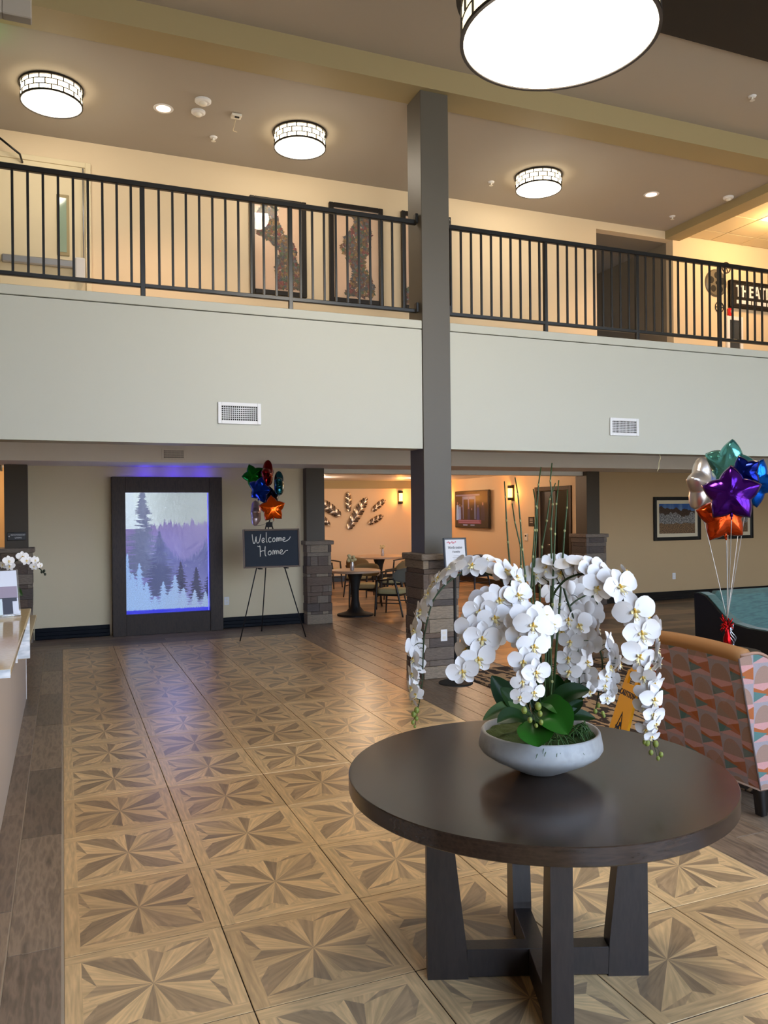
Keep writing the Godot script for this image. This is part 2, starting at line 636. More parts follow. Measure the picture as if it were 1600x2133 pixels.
func palette() -> void:
	M.cream = mat(Color(0.83, 0.775, 0.65), 0.75)
	M.cream_shade = mat(Color(0.92, 0.89, 0.85), 0.7)
	M.fascia = mat(Color(0.72, 0.72, 0.675), 0.55)
	M.peach = mat(Color(0.83, 0.74, 0.62), 0.75)
	M.upper = mat(Color(0.83, 0.755, 0.635), 0.75)
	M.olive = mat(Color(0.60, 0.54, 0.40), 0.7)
	M.tan = mat(Color(0.70, 0.59, 0.435), 0.75)
	M.ceiling = mat(Color(0.68, 0.64, 0.59), 0.85)
	M.white = mat(Color(0.86, 0.86, 0.87), 0.45)
	M.offwhite = mat(Color(0.86, 0.84, 0.80), 0.5)
	M.column = mat(Color(0.325, 0.305, 0.275), 0.5)
	M.column_dark = mat(Color(0.255, 0.215, 0.16), 0.55)
	M.base = mat(Color(0.03, 0.055, 0.09), 0.5)
	M.base.metallic_specular = 0.25
	M.black = mat(Color(0.035, 0.035, 0.04), 0.35)
	M.blackmatt = mat(Color(0.03, 0.03, 0.032), 0.7)
	M.bronze = mat(Color(0.10, 0.075, 0.06), 0.45, 0.3)
	M.chrome = mat(Color(0.75, 0.75, 0.76), 0.25, 1.0)
	M.steel = mat(Color(0.62, 0.63, 0.65), 0.35, 0.8)
	M.grout = mat(Color(0.20, 0.15, 0.11), 0.8)
	M.grout_pale = mat(Color(0.62, 0.57, 0.50), 0.8)
	M.glass = mat(Color(1, 1, 1, 0.06), 0.02)
	M.art_glass = mat(Color(1, 1, 1, 0.03), 0.02)
	M.art_glass.transparency = BaseMaterial3D.TRANSPARENCY_ALPHA
	M.art_glass.metallic_specular = 0.35
	M.glass.transparency = BaseMaterial3D.TRANSPARENCY_ALPHA
	var grain := noise_tex(0.02, [Color(0.62, 0.62, 0.62), Color(0.82, 0.82, 0.82), Color(1, 1, 1), Color(0.78, 0.78, 0.78), Color(0.95, 0.95, 0.95)], 5, 512, 3)
	M.grain = grain
	for i in 3:
		var t: Color = [Color(0.51, 0.435, 0.365), Color(0.57, 0.49, 0.41), Color(0.455, 0.39, 0.33)][i]
		M["plank_z%d" % i] = noisy(grain, Vector3(1.7, 1.7, 0.28), 0.34, t)
		M["plank_x%d" % i] = noisy(grain, Vector3(0.28, 1.7, 1.7), 0.34, t)
	for i in 6:
		var t2: Color = [Color(0.46, 0.41, 0.37), Color(0.40, 0.345, 0.31), Color(0.52, 0.47, 0.42), Color(0.37, 0.33, 0.31), Color(0.44, 0.37, 0.32), Color(0.58, 0.52, 0.45)][i]
		M["stone%d" % i] = noisy(grain, Vector3(0.7, 9.0, 0.7), 0.8, t2, 0.4)
	M.espresso = noisy(grain, Vector3(0.45, 3.0, 3.0), 0.21, Color(0.22, 0.165, 0.13), 0.0, false)
	M.espresso_leg = noisy(grain, Vector3(3.0, 0.5, 3.0), 0.42, Color(0.165, 0.13, 0.115), 0.0, false)
	M.darkframe = noisy(grain, Vector3(2.0, 0.5, 2.0), 0.6, Color(0.20, 0.145, 0.11), 0.0, false)
	M.darkchair = mat(Color(0.07, 0.05, 0.04), 0.4)
	M.quartz = noisy(noise_tex(0.05, [Color(0.80, 0.70, 0.53), Color(0.84, 0.75, 0.59), Color(0.78, 0.68, 0.50)], 4, 256, 6), Vector3(1.5, 1.5, 1.5), 0.1)
	M.marble = noisy(noise_tex(0.012, [Color(0.90, 0.92, 0.94), Color(0.93, 0.94, 0.95), Color(0.74, 0.77, 0.80), Color(0.92, 0.93, 0.95), Color(0.88, 0.9, 0.93)], 4, 256, 16), Vector3(1.0, 3.0, 1.0), 0.2)

# ---------------------------------------------------------------- walls and slabs
func shell() -> void:
	var s := st()
	# ground-floor wall with the water wall, left of the dining opening
	s = st()
	span(s, -0.45, 3.60, 0, 2.75, 11.8, 12.0)
	struct("wall_back", s, M.cream, "cream painted wall behind the water wall and easel")
	s = st()
	span(s, 8.86, 13.2, 0, 2.75, 11.8, 12.0)
	struct("wall_back", s, M.tan, "tan painted wall carrying the two framed landscapes")
	s = st()
	span(s, 3.60, 8.86, 2.30, 2.75, 11.8, 12.05)
	struct("trim_1", s, M.offwhite, "pale header beam over the dining room opening")
	# soffit under the gallery
	s = st()
	span(s, -6.0, 13.2, 2.37, 2.75, 10.72, 11.8)
	struct("trim_2", s, M.cream_shade, "pale dropped soffit with a vent under the gallery")
	# upper gallery: floor slab and front
	s = st()
	span(s, -6.0, 13.2, 2.75, 3.34, 7.62, 12.05)
	struct("floor_gallery", s, M.offwhite, "gallery floor slab above the lobby")
	for side in [[-6.0, 3.41, "left"], [3.73, 13.2, "right"]]:
		s = st()
		span(s, side[0], side[1], 2.335, 3.548, 7.37, 7.64)
		var fa := struct("wall_fascia_" + side[2], s, M.fascia, "tall pale gallery front %s of the grey column" % side[2])
		var c := st()
		span(c, side[0], side[1], 3.556, 3.64, 7.362, 7.66, 0.004)
		obj("cap_board", c, M.fascia, fa)
	# upper back wall with a recessed corridor mouth
	s = st()
	span(s, -6.0, 7.45, 3.34, 6.2, 9.85, 10.0)
	struct("wall_upper_left", s, M.upper, "cream upper wall behind the railing with framed leaf art")
	s = st()
	span(s, 7.45, 8.90, 5.90, 6.2, 9.85, 10.0)
	span(s, 8.90, 13.2, 3.34, 6.2, 9.85, 10.0)
	struct("wall_upper_right", s, M.upper, "cream upper wall behind the railing with the cinema sign")
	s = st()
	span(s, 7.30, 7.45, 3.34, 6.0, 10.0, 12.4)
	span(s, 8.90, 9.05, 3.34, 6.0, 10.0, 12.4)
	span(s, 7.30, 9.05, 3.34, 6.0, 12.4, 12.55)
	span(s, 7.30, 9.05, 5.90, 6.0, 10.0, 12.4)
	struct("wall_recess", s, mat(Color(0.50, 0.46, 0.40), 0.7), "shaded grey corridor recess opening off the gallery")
	# sides and front of the lobby
	s = st()
	span(s, -6.2, -6.0, 0, 6.4, -3.2, 12.05)
	struct("wall_left", s, M.cream, "cream side wall beyond the reception counter")
	s = st()
	span(s, 13.2, 13.4, 0, 6.4, -3.2, 12.05)
	struct("wall_right", s, M.cream, "cream side wall beyond the lounge")
	s = st()
	span(s, -6.0, 13.2, 0, 0.20, -3.2, -3.0)
	span(s, -6.0, 13.2, 5.7, 6.4, -3.2, -3.0)
	span(s, -6.0, 0.3, 0.20, 5.7, -3.2, -3.0)
	for x in [2.9, 6.5, 10.1]:
		span(s, x, x + 0.4, 0.20, 5.7, -3.2, -3.0)
	span(s, 12.9, 13.2, 0.20, 5.7, -3.2, -3.0)
	struct("wall_front", s, M.cream, "window wall behind the viewer")
	for k in 4:
		var x0: float = [0.3, 3.3, 6.9, 10.5][k]
		var x1: float = [2.9, 6.5, 10.1, 12.9][k]
		s = st()
		for x in [x0 + 0.03, (x0 + x1) / 2, x1 - 0.03]:
			span(s, x - 0.03, x + 0.03, 0.20, 5.7, -3.15, -3.05)
		for y in [0.23, 2.4, 5.67]:
			span(s, x0, x1, y - 0.03, y + 0.03, -3.15, -3.05)
		var w := struct("window_%d" % (k + 1), s, M.black, ["tall window behind the viewer, nearest the reception side", "tall window behind the viewer, second from the reception side", "tall window behind the viewer, second from the lounge side", "tall window behind the viewer, nearest the lounge side"][k])
		var g := st()
		span(g, x0 + 0.05, x1 - 0.05, 0.25, 5.65, -3.105, -3.1)
		obj("pane", g, M.glass, w)
	# dining room shell
	s = st()
	span(s, 2.6, 9.2, 0, 2.6, 18.4, 18.6)
	struct("wall_dining_back", s, M.peach, "peach lit back wall of the dining room with metal feathers")
	s = st()
	span(s, 9.0, 9.2, 0, 2.6, 12.0, 12.80)
	span(s, 9.0, 9.2, 2.08, 2.6, 12.80, 13.90)
	span(s, 9.0, 9.2, 0, 2.6, 13.90, 18.4)
	struct("wall_dining_right", s, M.peach, "peach side wall of the dining room carrying the television")
	s = st()
	span(s, 2.4, 2.6, 0, 2.6, 12.0, 18.6)
	struct("wall_dining_left", s, M.peach, "left side wall of the dining room")
	s = st()
	span(s, 2.4, 9.2, 2.46, 2.6, 12.05, 18.6)
	struct("ceiling_dining", s, M.white, "white dining room ceiling")
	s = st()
	span(s, 2.6, 9.0, 2.27, 2.46, 18.3, 18.4)  # shade above the downlight cut-off, built as a darker strip on the wall
	struct("trim_shade_3", s, M.olive, "olive strip standing in for the shade along the top of the dining room wall")
	# room beyond the left pier
	s = st()
	span(s, -6.0, -0.75, 0, 2.6, 14.0, 14.2)
	span(s, -0.45, -0.30, 0, 2.6, 12.0, 14.2)
	struct("wall_side_room", s, M.peach, "warm lit wall glimpsed beyond the left pier")
	s = st()
	span(s, -6.0, -0.3, 2.46, 2.6, 12.0, 14.2)
	struct("ceiling_side_room", s, M.white, "ceiling of the room beyond the left pier")
	s = st()
	span(s, -6.2, -6.0, 0, 2.6, 12.05, 14.2)
	span(s, -6.0, -0.75, 2.30, 2.75, 11.8, 12.0)
	struct("wall_side_room_left", s, M.cream, "end wall of the side room")
	# skirting
	for b in [["baseboard_left", -0.36, 0.60], ["baseboard_middle", 2.17, 3.42], ["baseboard_right", 8.98, 13.2]]:
		s = st()
		span(s, b[1], b[2], 0, 0.155, 11.776, 11.8, 0.004)
		span(s, b[1], b[2], 0, 0.105, 11.766, 11.8, 0.006)
		span(s, b[1], b[2], 0, 0.055, 11.754, 11.8, 0.008)
		struct(b[0], s, M.base if b[1] < 5 else M.black, "stepped dark blue skirting %s the water wall" % ("left of" if b[1] < 0 else ("right of" if b[1] < 5 else "far right of")))
	s = st()
	span(s, 2.6, 9.0, 0, 0.14, 18.38, 18.4)
	span(s, 8.98, 9.0, 0, 0.14, 13.95, 18.4)
	struct("baseboard_dining", s, M.black, "black skirting round the dining room")

# ---------------------------------------------------------------- floors
func floors() -> void:
	var s := st()
	span(s, -6.2, 13.4, -0.2, -0.006, -3.2, 18.6)
	var fl_root := struct("floor", s, M.grout, "lobby floor of inlaid star tiles edged with dark planks")
	# inlaid tiles
	var pitch := 0.603
	var tm := []
	for k in 2:
		var m := mat(Color.WHITE, 0.30)
		m.albedo_texture = tex_of(tile_image(3 + k * 4))
		m.albedo_texture.resource_name = "tile"
		tm.append(m)
		var m2 := m.duplicate()
		m2.albedo_color = Color(0.93, 0.92, 0.91)
		tm.append(m2)
	var tile_of := func(w: float, d: float) -> ArrayMesh:
		var key := "tile%.3f_%.3f" % [w, d]
		if not meshes.has(key):
			var t := st()
			t.set_smooth_group(-1)
			var hx := w / 2
			var hz := d / 2
			var b := 0.002
			var y := 0.0
			var top := [Vector3(-hx + b, y, -hz + b), Vector3(hx - b, y, -hz + b), Vector3(hx - b, y, hz - b), Vector3(-hx + b, y, hz - b)]
			var low := [Vector3(-hx, y - b, -hz), Vector3(hx, y - b, -hz), Vector3(hx, y - b, hz), Vector3(-hx, y - b, hz)]
			var uv := func(v: Vector3) -> Vector2: return Vector2((v.x + hx) / w, (v.z + hz) / d)
			var put := func(a: Vector3, bb: Vector3, c: Vector3) -> void:
				for v in [a, bb, c]:
					t.set_uv(uv.call(v))
					t.add_vertex(v)
			put.call(top[0], top[1], top[2])
			put.call(top[0], top[2], top[3])
			for i in 4:
				var j := (i + 1) % 4
				put.call(low[i], low[j], top[j])
				put.call(low[i], top[j], top[i])
			meshes[key] = done(t)
		return meshes[key]
	for i in 5:
		for j in range(-8, 14):
			var z0 := 3.292 + (j - 1) * pitch
			var z1 := z0 + pitch
			var cut := 10.82
			if z0 > cut - 0.05:
				continue
			var d := minf(z1, cut) - z0 - 0.003
			var x0 := -0.012 + i * pitch
			var whole := z1 <= cut
			var q := rng.randi_range(0, 3) if whole else 0
			var o := mesh_node("floor_tile", tile_of.call(pitch - 0.0045, d), tm[rng.randi_range(0, 3)], fl_root)
			o.position = P(x0 + pitch / 2, 0, z0 + 0.0025 + d / 2)
			o.rotation.y = q * PI / 2
	# planks
	s = st()
	span(s, -6.0, -0.0085, -0.007, -0.003, -3.0, 11.8)
	span(s, -0.0085, 3.003, -0.007, -0.003, 10.818, 11.8)
	span(s, 3.003, 4.46, -0.007, -0.003, -3.0, 11.8)
	obj("grout_bed", s, M.grout_pale, fl_root)
	var plank := func(x0: float, x1: float, z0: float, z1: float, kind: String) -> void:
		var key := "plank%.3f_%.3f" % [x1 - x0, z1 - z0]
		if not meshes.has(key):
			var t := st()
			box(t, Vector3(x1 - x0 - 0.005, 0.012, z1 - z0 - 0.005), Transform3D.IDENTITY, 0.0015)
			meshes[key] = done(t)
		mesh_node("floor_plank", meshes[key], M["plank_%s%d" % [kind, rng.randi_range(0, 2)]], fl_root, Transform3D(Basis.IDENTITY, P((x0 + x1) / 2, -0.006, (z0 + z1) / 2)))
	for c in 3:
		var x1 := -0.018 - c * 0.2
		var off: float = [3.387, 3.775, 3.05][c]
		for k in range(-5, 7):
			var z0 := off + k * 1.2
			if z0 < 10.75:
				plank.call(x1 - 0.2, x1, z0, minf(z0 + 1.2, 10.82), "z")
	for c in 7:
		var x0 := 3.006 + c * 0.2
		for k in range(-3, 9):
			var z0 := 1.5 + fposmod(c * 0.43, 1.2) + k * 1.2
			if z0 < 11.7:
				plank.call(x0, x0 + 0.2, z0, minf(z0 + 1.2, 11.78), "z")
	for r in 5:
		var z0 := 10.82 + r * 0.195
		for k in 4:
			var x0 := -0.62 + k * 1.2 - fposmod(r * 0.5, 1.2)
			plank.call(maxf(x0, -0.8), minf(x0 + 1.2, 3.006), z0, z0 + 0.195, "x")
	# planks too far off to tell apart: the same boards as a laid surface
	var pm := mat(Color.WHITE, 0.32)
	pm.albedo_texture = tex_of(plank_image())
	pm.uv1_triplanar = true
	pm.uv1_world_triplanar = true
	pm.uv1_scale = Vector3(0.42, 0.84, 0.84)
	s = st()
	span(s, 4.46, 13.2, -0.007, 0.0, -3.0, 11.8)
	span(s, 2.6, 9.0, -0.007, 0.0, 11.79, 18.4)
	span(s, -6.0, -0.62, -0.007, 0.0, -3.0, 14.0)
	var far := obj("plank_field", s, pm, fl_root)
	far.set_meta("kind", "stuff")
	# carpet with a rippled pattern, lying on the planks
	var rm := mat(Color.WHITE, 0.95)
	rm.albedo_texture = tex_of(rug_image())
	rm.uv1_triplanar = true
	rm.uv1_world_triplanar = true
	rm.uv1_scale = Vector3(0.40, 0.40, 0.34)
	s = st()
	span(s, 3.78, 7.6, 0.0, 0.012, 3.55, 7.5, 0.004)
	tag(obj("area_rug", s, rm), "brown and tan rippled area rug under the lounge chairs", "rug")

# ---------------------------------------------------------------- gallery railing and upper wall
func gallery() -> void:
	var parts := [[-2.05, 3.40, [-2.05, -0.68, 0.692, 2.062], "black metal railing section left of the grey column"], [3.74, 12.2, [4.956, 6.205, 7.451, 8.70, 9.95, 11.2], "black metal railing section right of the grey column"]]
	for k in 2:
		var a: float = parts[k][0]
		var b: float = parts[k][1]
		var t := thing("guard_railing", parts[k][3], "railing", P((a + b) / 2, 3.64, 7.46))
		var ox := (a + b) / 2
		var s := st()
		bx(s, 0, 1.025, 0, b - a, 0.05, 0.045, 0.006)
		obj("top_rail", s, M.black, t)
		s = st()
		bx(s, 0, 0.115, 0, b - a, 0.038, 0.04, 0.005)
		obj("bottom_rail", s, M.black, t)
		s = st()
		bx(s, 0, 0.5, 0, 0.042, 1.0, 0.042, 0.004)
		var post := done(s)
		for x in parts[k][2]:
			mesh_node("post", post, M.black, t, Transform3D(Basis.IDENTITY, Vector3(x - ox, 0, 0)))
		s = st()
		bx(s, 0, 0.567, 0, 0.021, 0.87, 0.021, 0.002)
		var bal := done(s)
		var x0: float = -0.371 if k == 0 else 3.795
		for j in range(-14 if k == 0 else 0, 80):
			var x := x0 + j * 0.1208
			var near := false
			for p in parts[k][2]:
				if absf(x - p) < 0.05:
					near = true
			if x > a + 0.03 and x < b - 0.03 and not near:
				mesh_node("baluster", bal, M.black, t, Transform3D(Basis.IDENTITY, Vector3(x - ox, 0, 0)))
		for y in [0.115, 1.025]:
			s = st()
			bx(s, (b - ox - 0.012) if k == 0 else (a - ox + 0.012), y + 0.03, 0.02, 0.03, 0.10, 0.06, 0.004)
			obj("wall_bracket", s, M.black, t)
	# leaf collages in black frames
	var art := [[2.20, 2.93, 4.44, 5.66, 5], [3.24, 3.99, 4.43, 5.72, 6], [4.26, 5.0, 4.42, 5.74, 7]]
	var names := ["black framed autumn leaf collage upstairs, the one reflecting a drum lamp", "black framed autumn leaf collage upstairs, between the other two collages", "black framed autumn leaf collage upstairs, half hidden by the grey column"]
	for k in 3:
		var r = art[k]
		var cx: float = (r[0] + r[1]) / 2
		var cy: float = (r[2] + r[3]) / 2
		var w: float = r[1] - r[0]
		var h: float = r[3] - r[2]
		var t := thing("framed_collage", names[k], "picture", P(cx, cy, 9.85))
		var s := st()
		for sx in [-1.0, 1.0]:
			bx(s, sx * (w / 2 - 0.03), 0, 0.025, 0.06, h, 0.05, 0.006)
		for sy in [-1.0, 1.0]:
			bx(s, 0, sy * (h / 2 - 0.03), 0.025, w - 0.12, 0.06, 0.05, 0.006)
		obj("frame", s, M.bronze, t)
		s = st()
		bx(s, 0, 0, 0.008, w - 0.1, h - 0.1, 0.012)
		obj("backing_board", s, mat(Color(0.86, 0.72, 0.60), 0.25), t)
		# the collage itself: hundreds of small pressed leaves
		var lr := RandomNumberGenerator.new()
		lr.seed = r[4]
		s = st()
		s.set_smooth_group(-1)
		for i in 760:
			var v := lr.randf()
			var mid := sin(v * 5.0 + k * 2.0) * 0.16 + (0.10 if k == 0 else 0.0)
			if k == 0:
				mid = lerpf(-0.14, 0.14, smoothstep(0.25, 0.6, 1.0 - v)) + 0.03 * sin(v * 14.0)
			elif k == 1:
				mid = 0.03 + 0.05 * sin(v * 9.0)
			var half := 0.15 + 0.05 * sin(v * 11.0 + k)
			var c := Vector3(clampf(mid + lr.randf_range(-half, half), -w / 2 + 0.09, w / 2 - 0.09), (v - 0.5) * (h - 0.2), 0.016 + lr.randf() * 0.012)
			var col: Color = [Color(0.34, 0.13, 0.02), Color(0.36, 0.03, 0.02), Color(0.09, 0.15, 0.04), Color(0.16, 0.07, 0.04), Color(0.48, 0.24, 0.03), Color(0.13, 0.13, 0.15)][lr.randi_range(0, 5)]
			col = col * lr.randf_range(0.25, 0.6)
			var a0 := lr.randf() * TAU
			var n := 7
			for j in n:
				var r0 := lr.randf_range(0.022, 0.040) if j % 2 == 0 else 0.016
				var r1 := 0.018 if j % 2 == 0 else 0.032
				for q in [c + Vector3(0, 0, 0.006), c + Vector3(cos(a0 + TAU * j / n) * r0, sin(a0 + TAU * j / n) * r0, 0), c + Vector3(cos(a0 + TAU * (j + 1) / n) * r1, sin(a0 + TAU * (j + 1) / n) * r1, 0)]:
					s.set_color(col)
					s.add_vertex(q)
		var lm := mat(Color.WHITE, 0.6)
		lm.vertex_color_use_as_albedo = true
		obj("pressed_leaves", s, lm, t).set_meta("kind", "stuff")
		s = st()
		bx(s, 0, 0, 0.042, w - 0.12, h - 0.12, 0.003)
		obj("glazing", s, M.art_glass, t)
	# door at the left end
	var s := st()
	span(s, -0.72, -0.62, 3.34, 5.74, 9.80, 9.86, 0.004)
	span(s, 0.28, 0.34, 3.34, 5.76, 9.80, 9.86, 0.004)
	span(s, -0.62, 0.28, 5.70, 5.76, 9.80, 9.86, 0.004)
	var d := struct("door_1", s, M.cream, "cream upstairs exit door with a push bar and slim window")
	s = st()
	span(s, -0.62, 0.28, 3.35, 5.70, 9.815, 9.86, 0.004)
	obj("door_leaf", s, M.cream, d)
	s = st()
	span(s, -0.03, 0.105, 4.66, 5.36, 9.80, 9.82, 0.006)
	obj("glazing_bead", s, M.olive, d)
	s = st()
	span(s, 0.0, 0.075, 4.70, 5.32, 9.795, 9.80)
	obj("vision_pane", s, mat(Color(0.55, 0.62, 0.55), 0.08), d)
	s = st()
	span(s, -0.60, 0.17, 4.515, 4.60, 9.74, 9.80, 0.012)
	obj("push_bar", s, M.steel, d)
	s = st()
	span(s, 0.16, 0.27, 4.38, 4.64, 9.73, 9.80, 0.012)
	obj("latch_case", s, mat(Color(0.75, 0.76, 0.78), 0.4), d)
	s = st()
	tube(s, [P(0.255, 4.64, 9.78), P(0.255, 5.68, 9.78)], 0.008, 6)
	obj("latch_rod", s, M.steel, d)
	s = st()
	tube(s, [P(-0.62, 5.83, 9.6), P(-0.40, 5.70, 9.68), P(-0.38, 5.66, 9.8)], 0.012, 6)
	obj("closer_arm", s, M.black, d)
	# cinema corner
	var reel := thing("film_reel", "grey film reel disc on the upper wall left of the cinema sign", "wall decor", P(9.76, 5.31, 9.85))
	s = st()
	var xf := Transform3D(Basis(Vector3.RIGHT, Vector3(0, 0, 1), Vector3(0, -1, 0)), Vector3.ZERO)
	lathe(s, [Vector2(0, 0.03), Vector2(0.20, 0.03), Vector2(0.22, 0.015), Vector2(0.22, 0.0)], 32, xf, true)
	obj("disc", s, mat(Color(0.42, 0.40, 0.36), 0.4, 0.5), reel)
	for i in 5:
		var a := TAU * i / 5 + 0.3
		s = st()
		lathe(s, [Vector2(0, 0.034), Vector2(0.052, 0.034), Vector2(0.056, 0.028)], 16, Transform3D(xf.basis, Vector3(cos(a) * 0.12, sin(a) * 0.12, 0)), true)
		obj("opening", s, M.blackmatt, reel)
	s = st()
	lathe(s, [Vector2(0, 0.04), Vector2(0.025, 0.04), Vector2(0.03, 0.03)], 16, xf, true)
	obj("hub", s, M.black, reel)
	for q in [[9.98, 5.58, "small wire film reel above the left end of the cinema sign"], [9.83, 4.93, "small wire film reel below the grey film reel disc"]]:
		var w := thing("wire_reel", q[2], "wall decor", P(q[0], q[1], 9.84))
		s = st()
		var ring := []
		for i in 25:
			ring.append(Vector3(cos(TAU * i / 24) * 0.085, sin(TAU * i / 24) * 0.085, 0))
		tube(s, ring, 0.008, 6, false)
		obj("rim", s, M.bronze, w)
		s = st()
		for i in 3:
			var a := PI * i / 3
			tube(s, [Vector3(cos(a), sin(a), 0) * 0.085, Vector3(cos(a), sin(a), 0) * -0.085], 0.006, 6)
		obj("spokes", s, M.bronze, w)
	var sign := thing("cinema_sign", "black framed sign reading THEATERS on the upper wall", "sign", P(10.62, 5.16, 9.85))
	s = st()
	bx(s, 0, 0, 0.03, 1.22, 0.44, 0.06, 0.01)
	obj("board", s, mat(Color(0.10, 0.075, 0.06), 0.5), sign)
	s = st()
	for sx in [-1.0, 1.0]:
		bx(s, sx * 0.59, 0, 0.045, 0.04, 0.44, 0.05, 0.006)
	for sy in [-1.0, 1.0]:
		bx(s, 0, sy * 0.20, 0.045, 1.14, 0.04, 0.05, 0.006)
	obj("frame", s, M.bronze, sign)
	lettering("letters", "THEATERS", 0.21, 0.012, M.white, sign, Transform3D(Basis.IDENTITY.scaled(Vector3(1.0, 1.25, 1)), Vector3(0.0, 0.045, 0.066)), true)
	for i in 9:
		s = st()
		bx(s, -0.44 + i * 0.11, -0.125, 0.064, 0.085, 0.06, 0.008, 0.002)
		obj("light_square", s, M.white, sign)
	var alarm := thing("fire_alarm", "red fire alarm strobe on the upper wall under the cinema sign", "alarm", P(10.04, 4.86, 9.85))
	s = st()
	bx(s, 0, 0, 0.025, 0.10, 0.13, 0.05, 0.012)
	obj("housing", s, mat(Color(0.72, 0.06, 0.06), 0.35), alarm)
	s = st()
	ball(s, Vector3(0.01, 0.01, 0.05), 0.026, 1.2)
	obj("strobe", s, mat(Color(0.92, 0.85, 0.85), 0.2), alarm)
	s = st()
	span(s, 9.96, 10.02, 3.34, 4.80, 9.81, 9.85, 0.004)
	span(s, 10.24, 10.30, 3.34, 4.80, 9.81, 9.85, 0.004)
	span(s, 10.02, 10.24, 4.74, 4.80, 9.81, 9.85, 0.004)
	var nd := struct("window_5", s, M.white, "slim grey glazed panel with white trim below the fire alarm")
	s = st()
	span(s, 10.02, 10.24, 3.34, 4.74, 9.83, 9.85)
	obj("pane", s, mat(Color(0.22, 0.24, 0.27), 0.1), nd)

func lettering(called: String, words: String, size: float, depth: float, m: Material, parent: Node, xf: Transform3D, bold := false, serif := false, italic := false) -> MeshInstance3D:
	var f := SystemFont.new()
	f.font_names = PackedStringArray(["Droid Serif" if serif else "Droid Sans"])
	f.font_weight = 700 if bold else 400
	f.font_italic = italic
	var t := TextMesh.new()
	t.text = words
	t.font = f
	t.font_size = 64
	t.pixel_size = size / 64.0
	t.depth = depth
	return mesh_node(called, t, m, parent, xf)

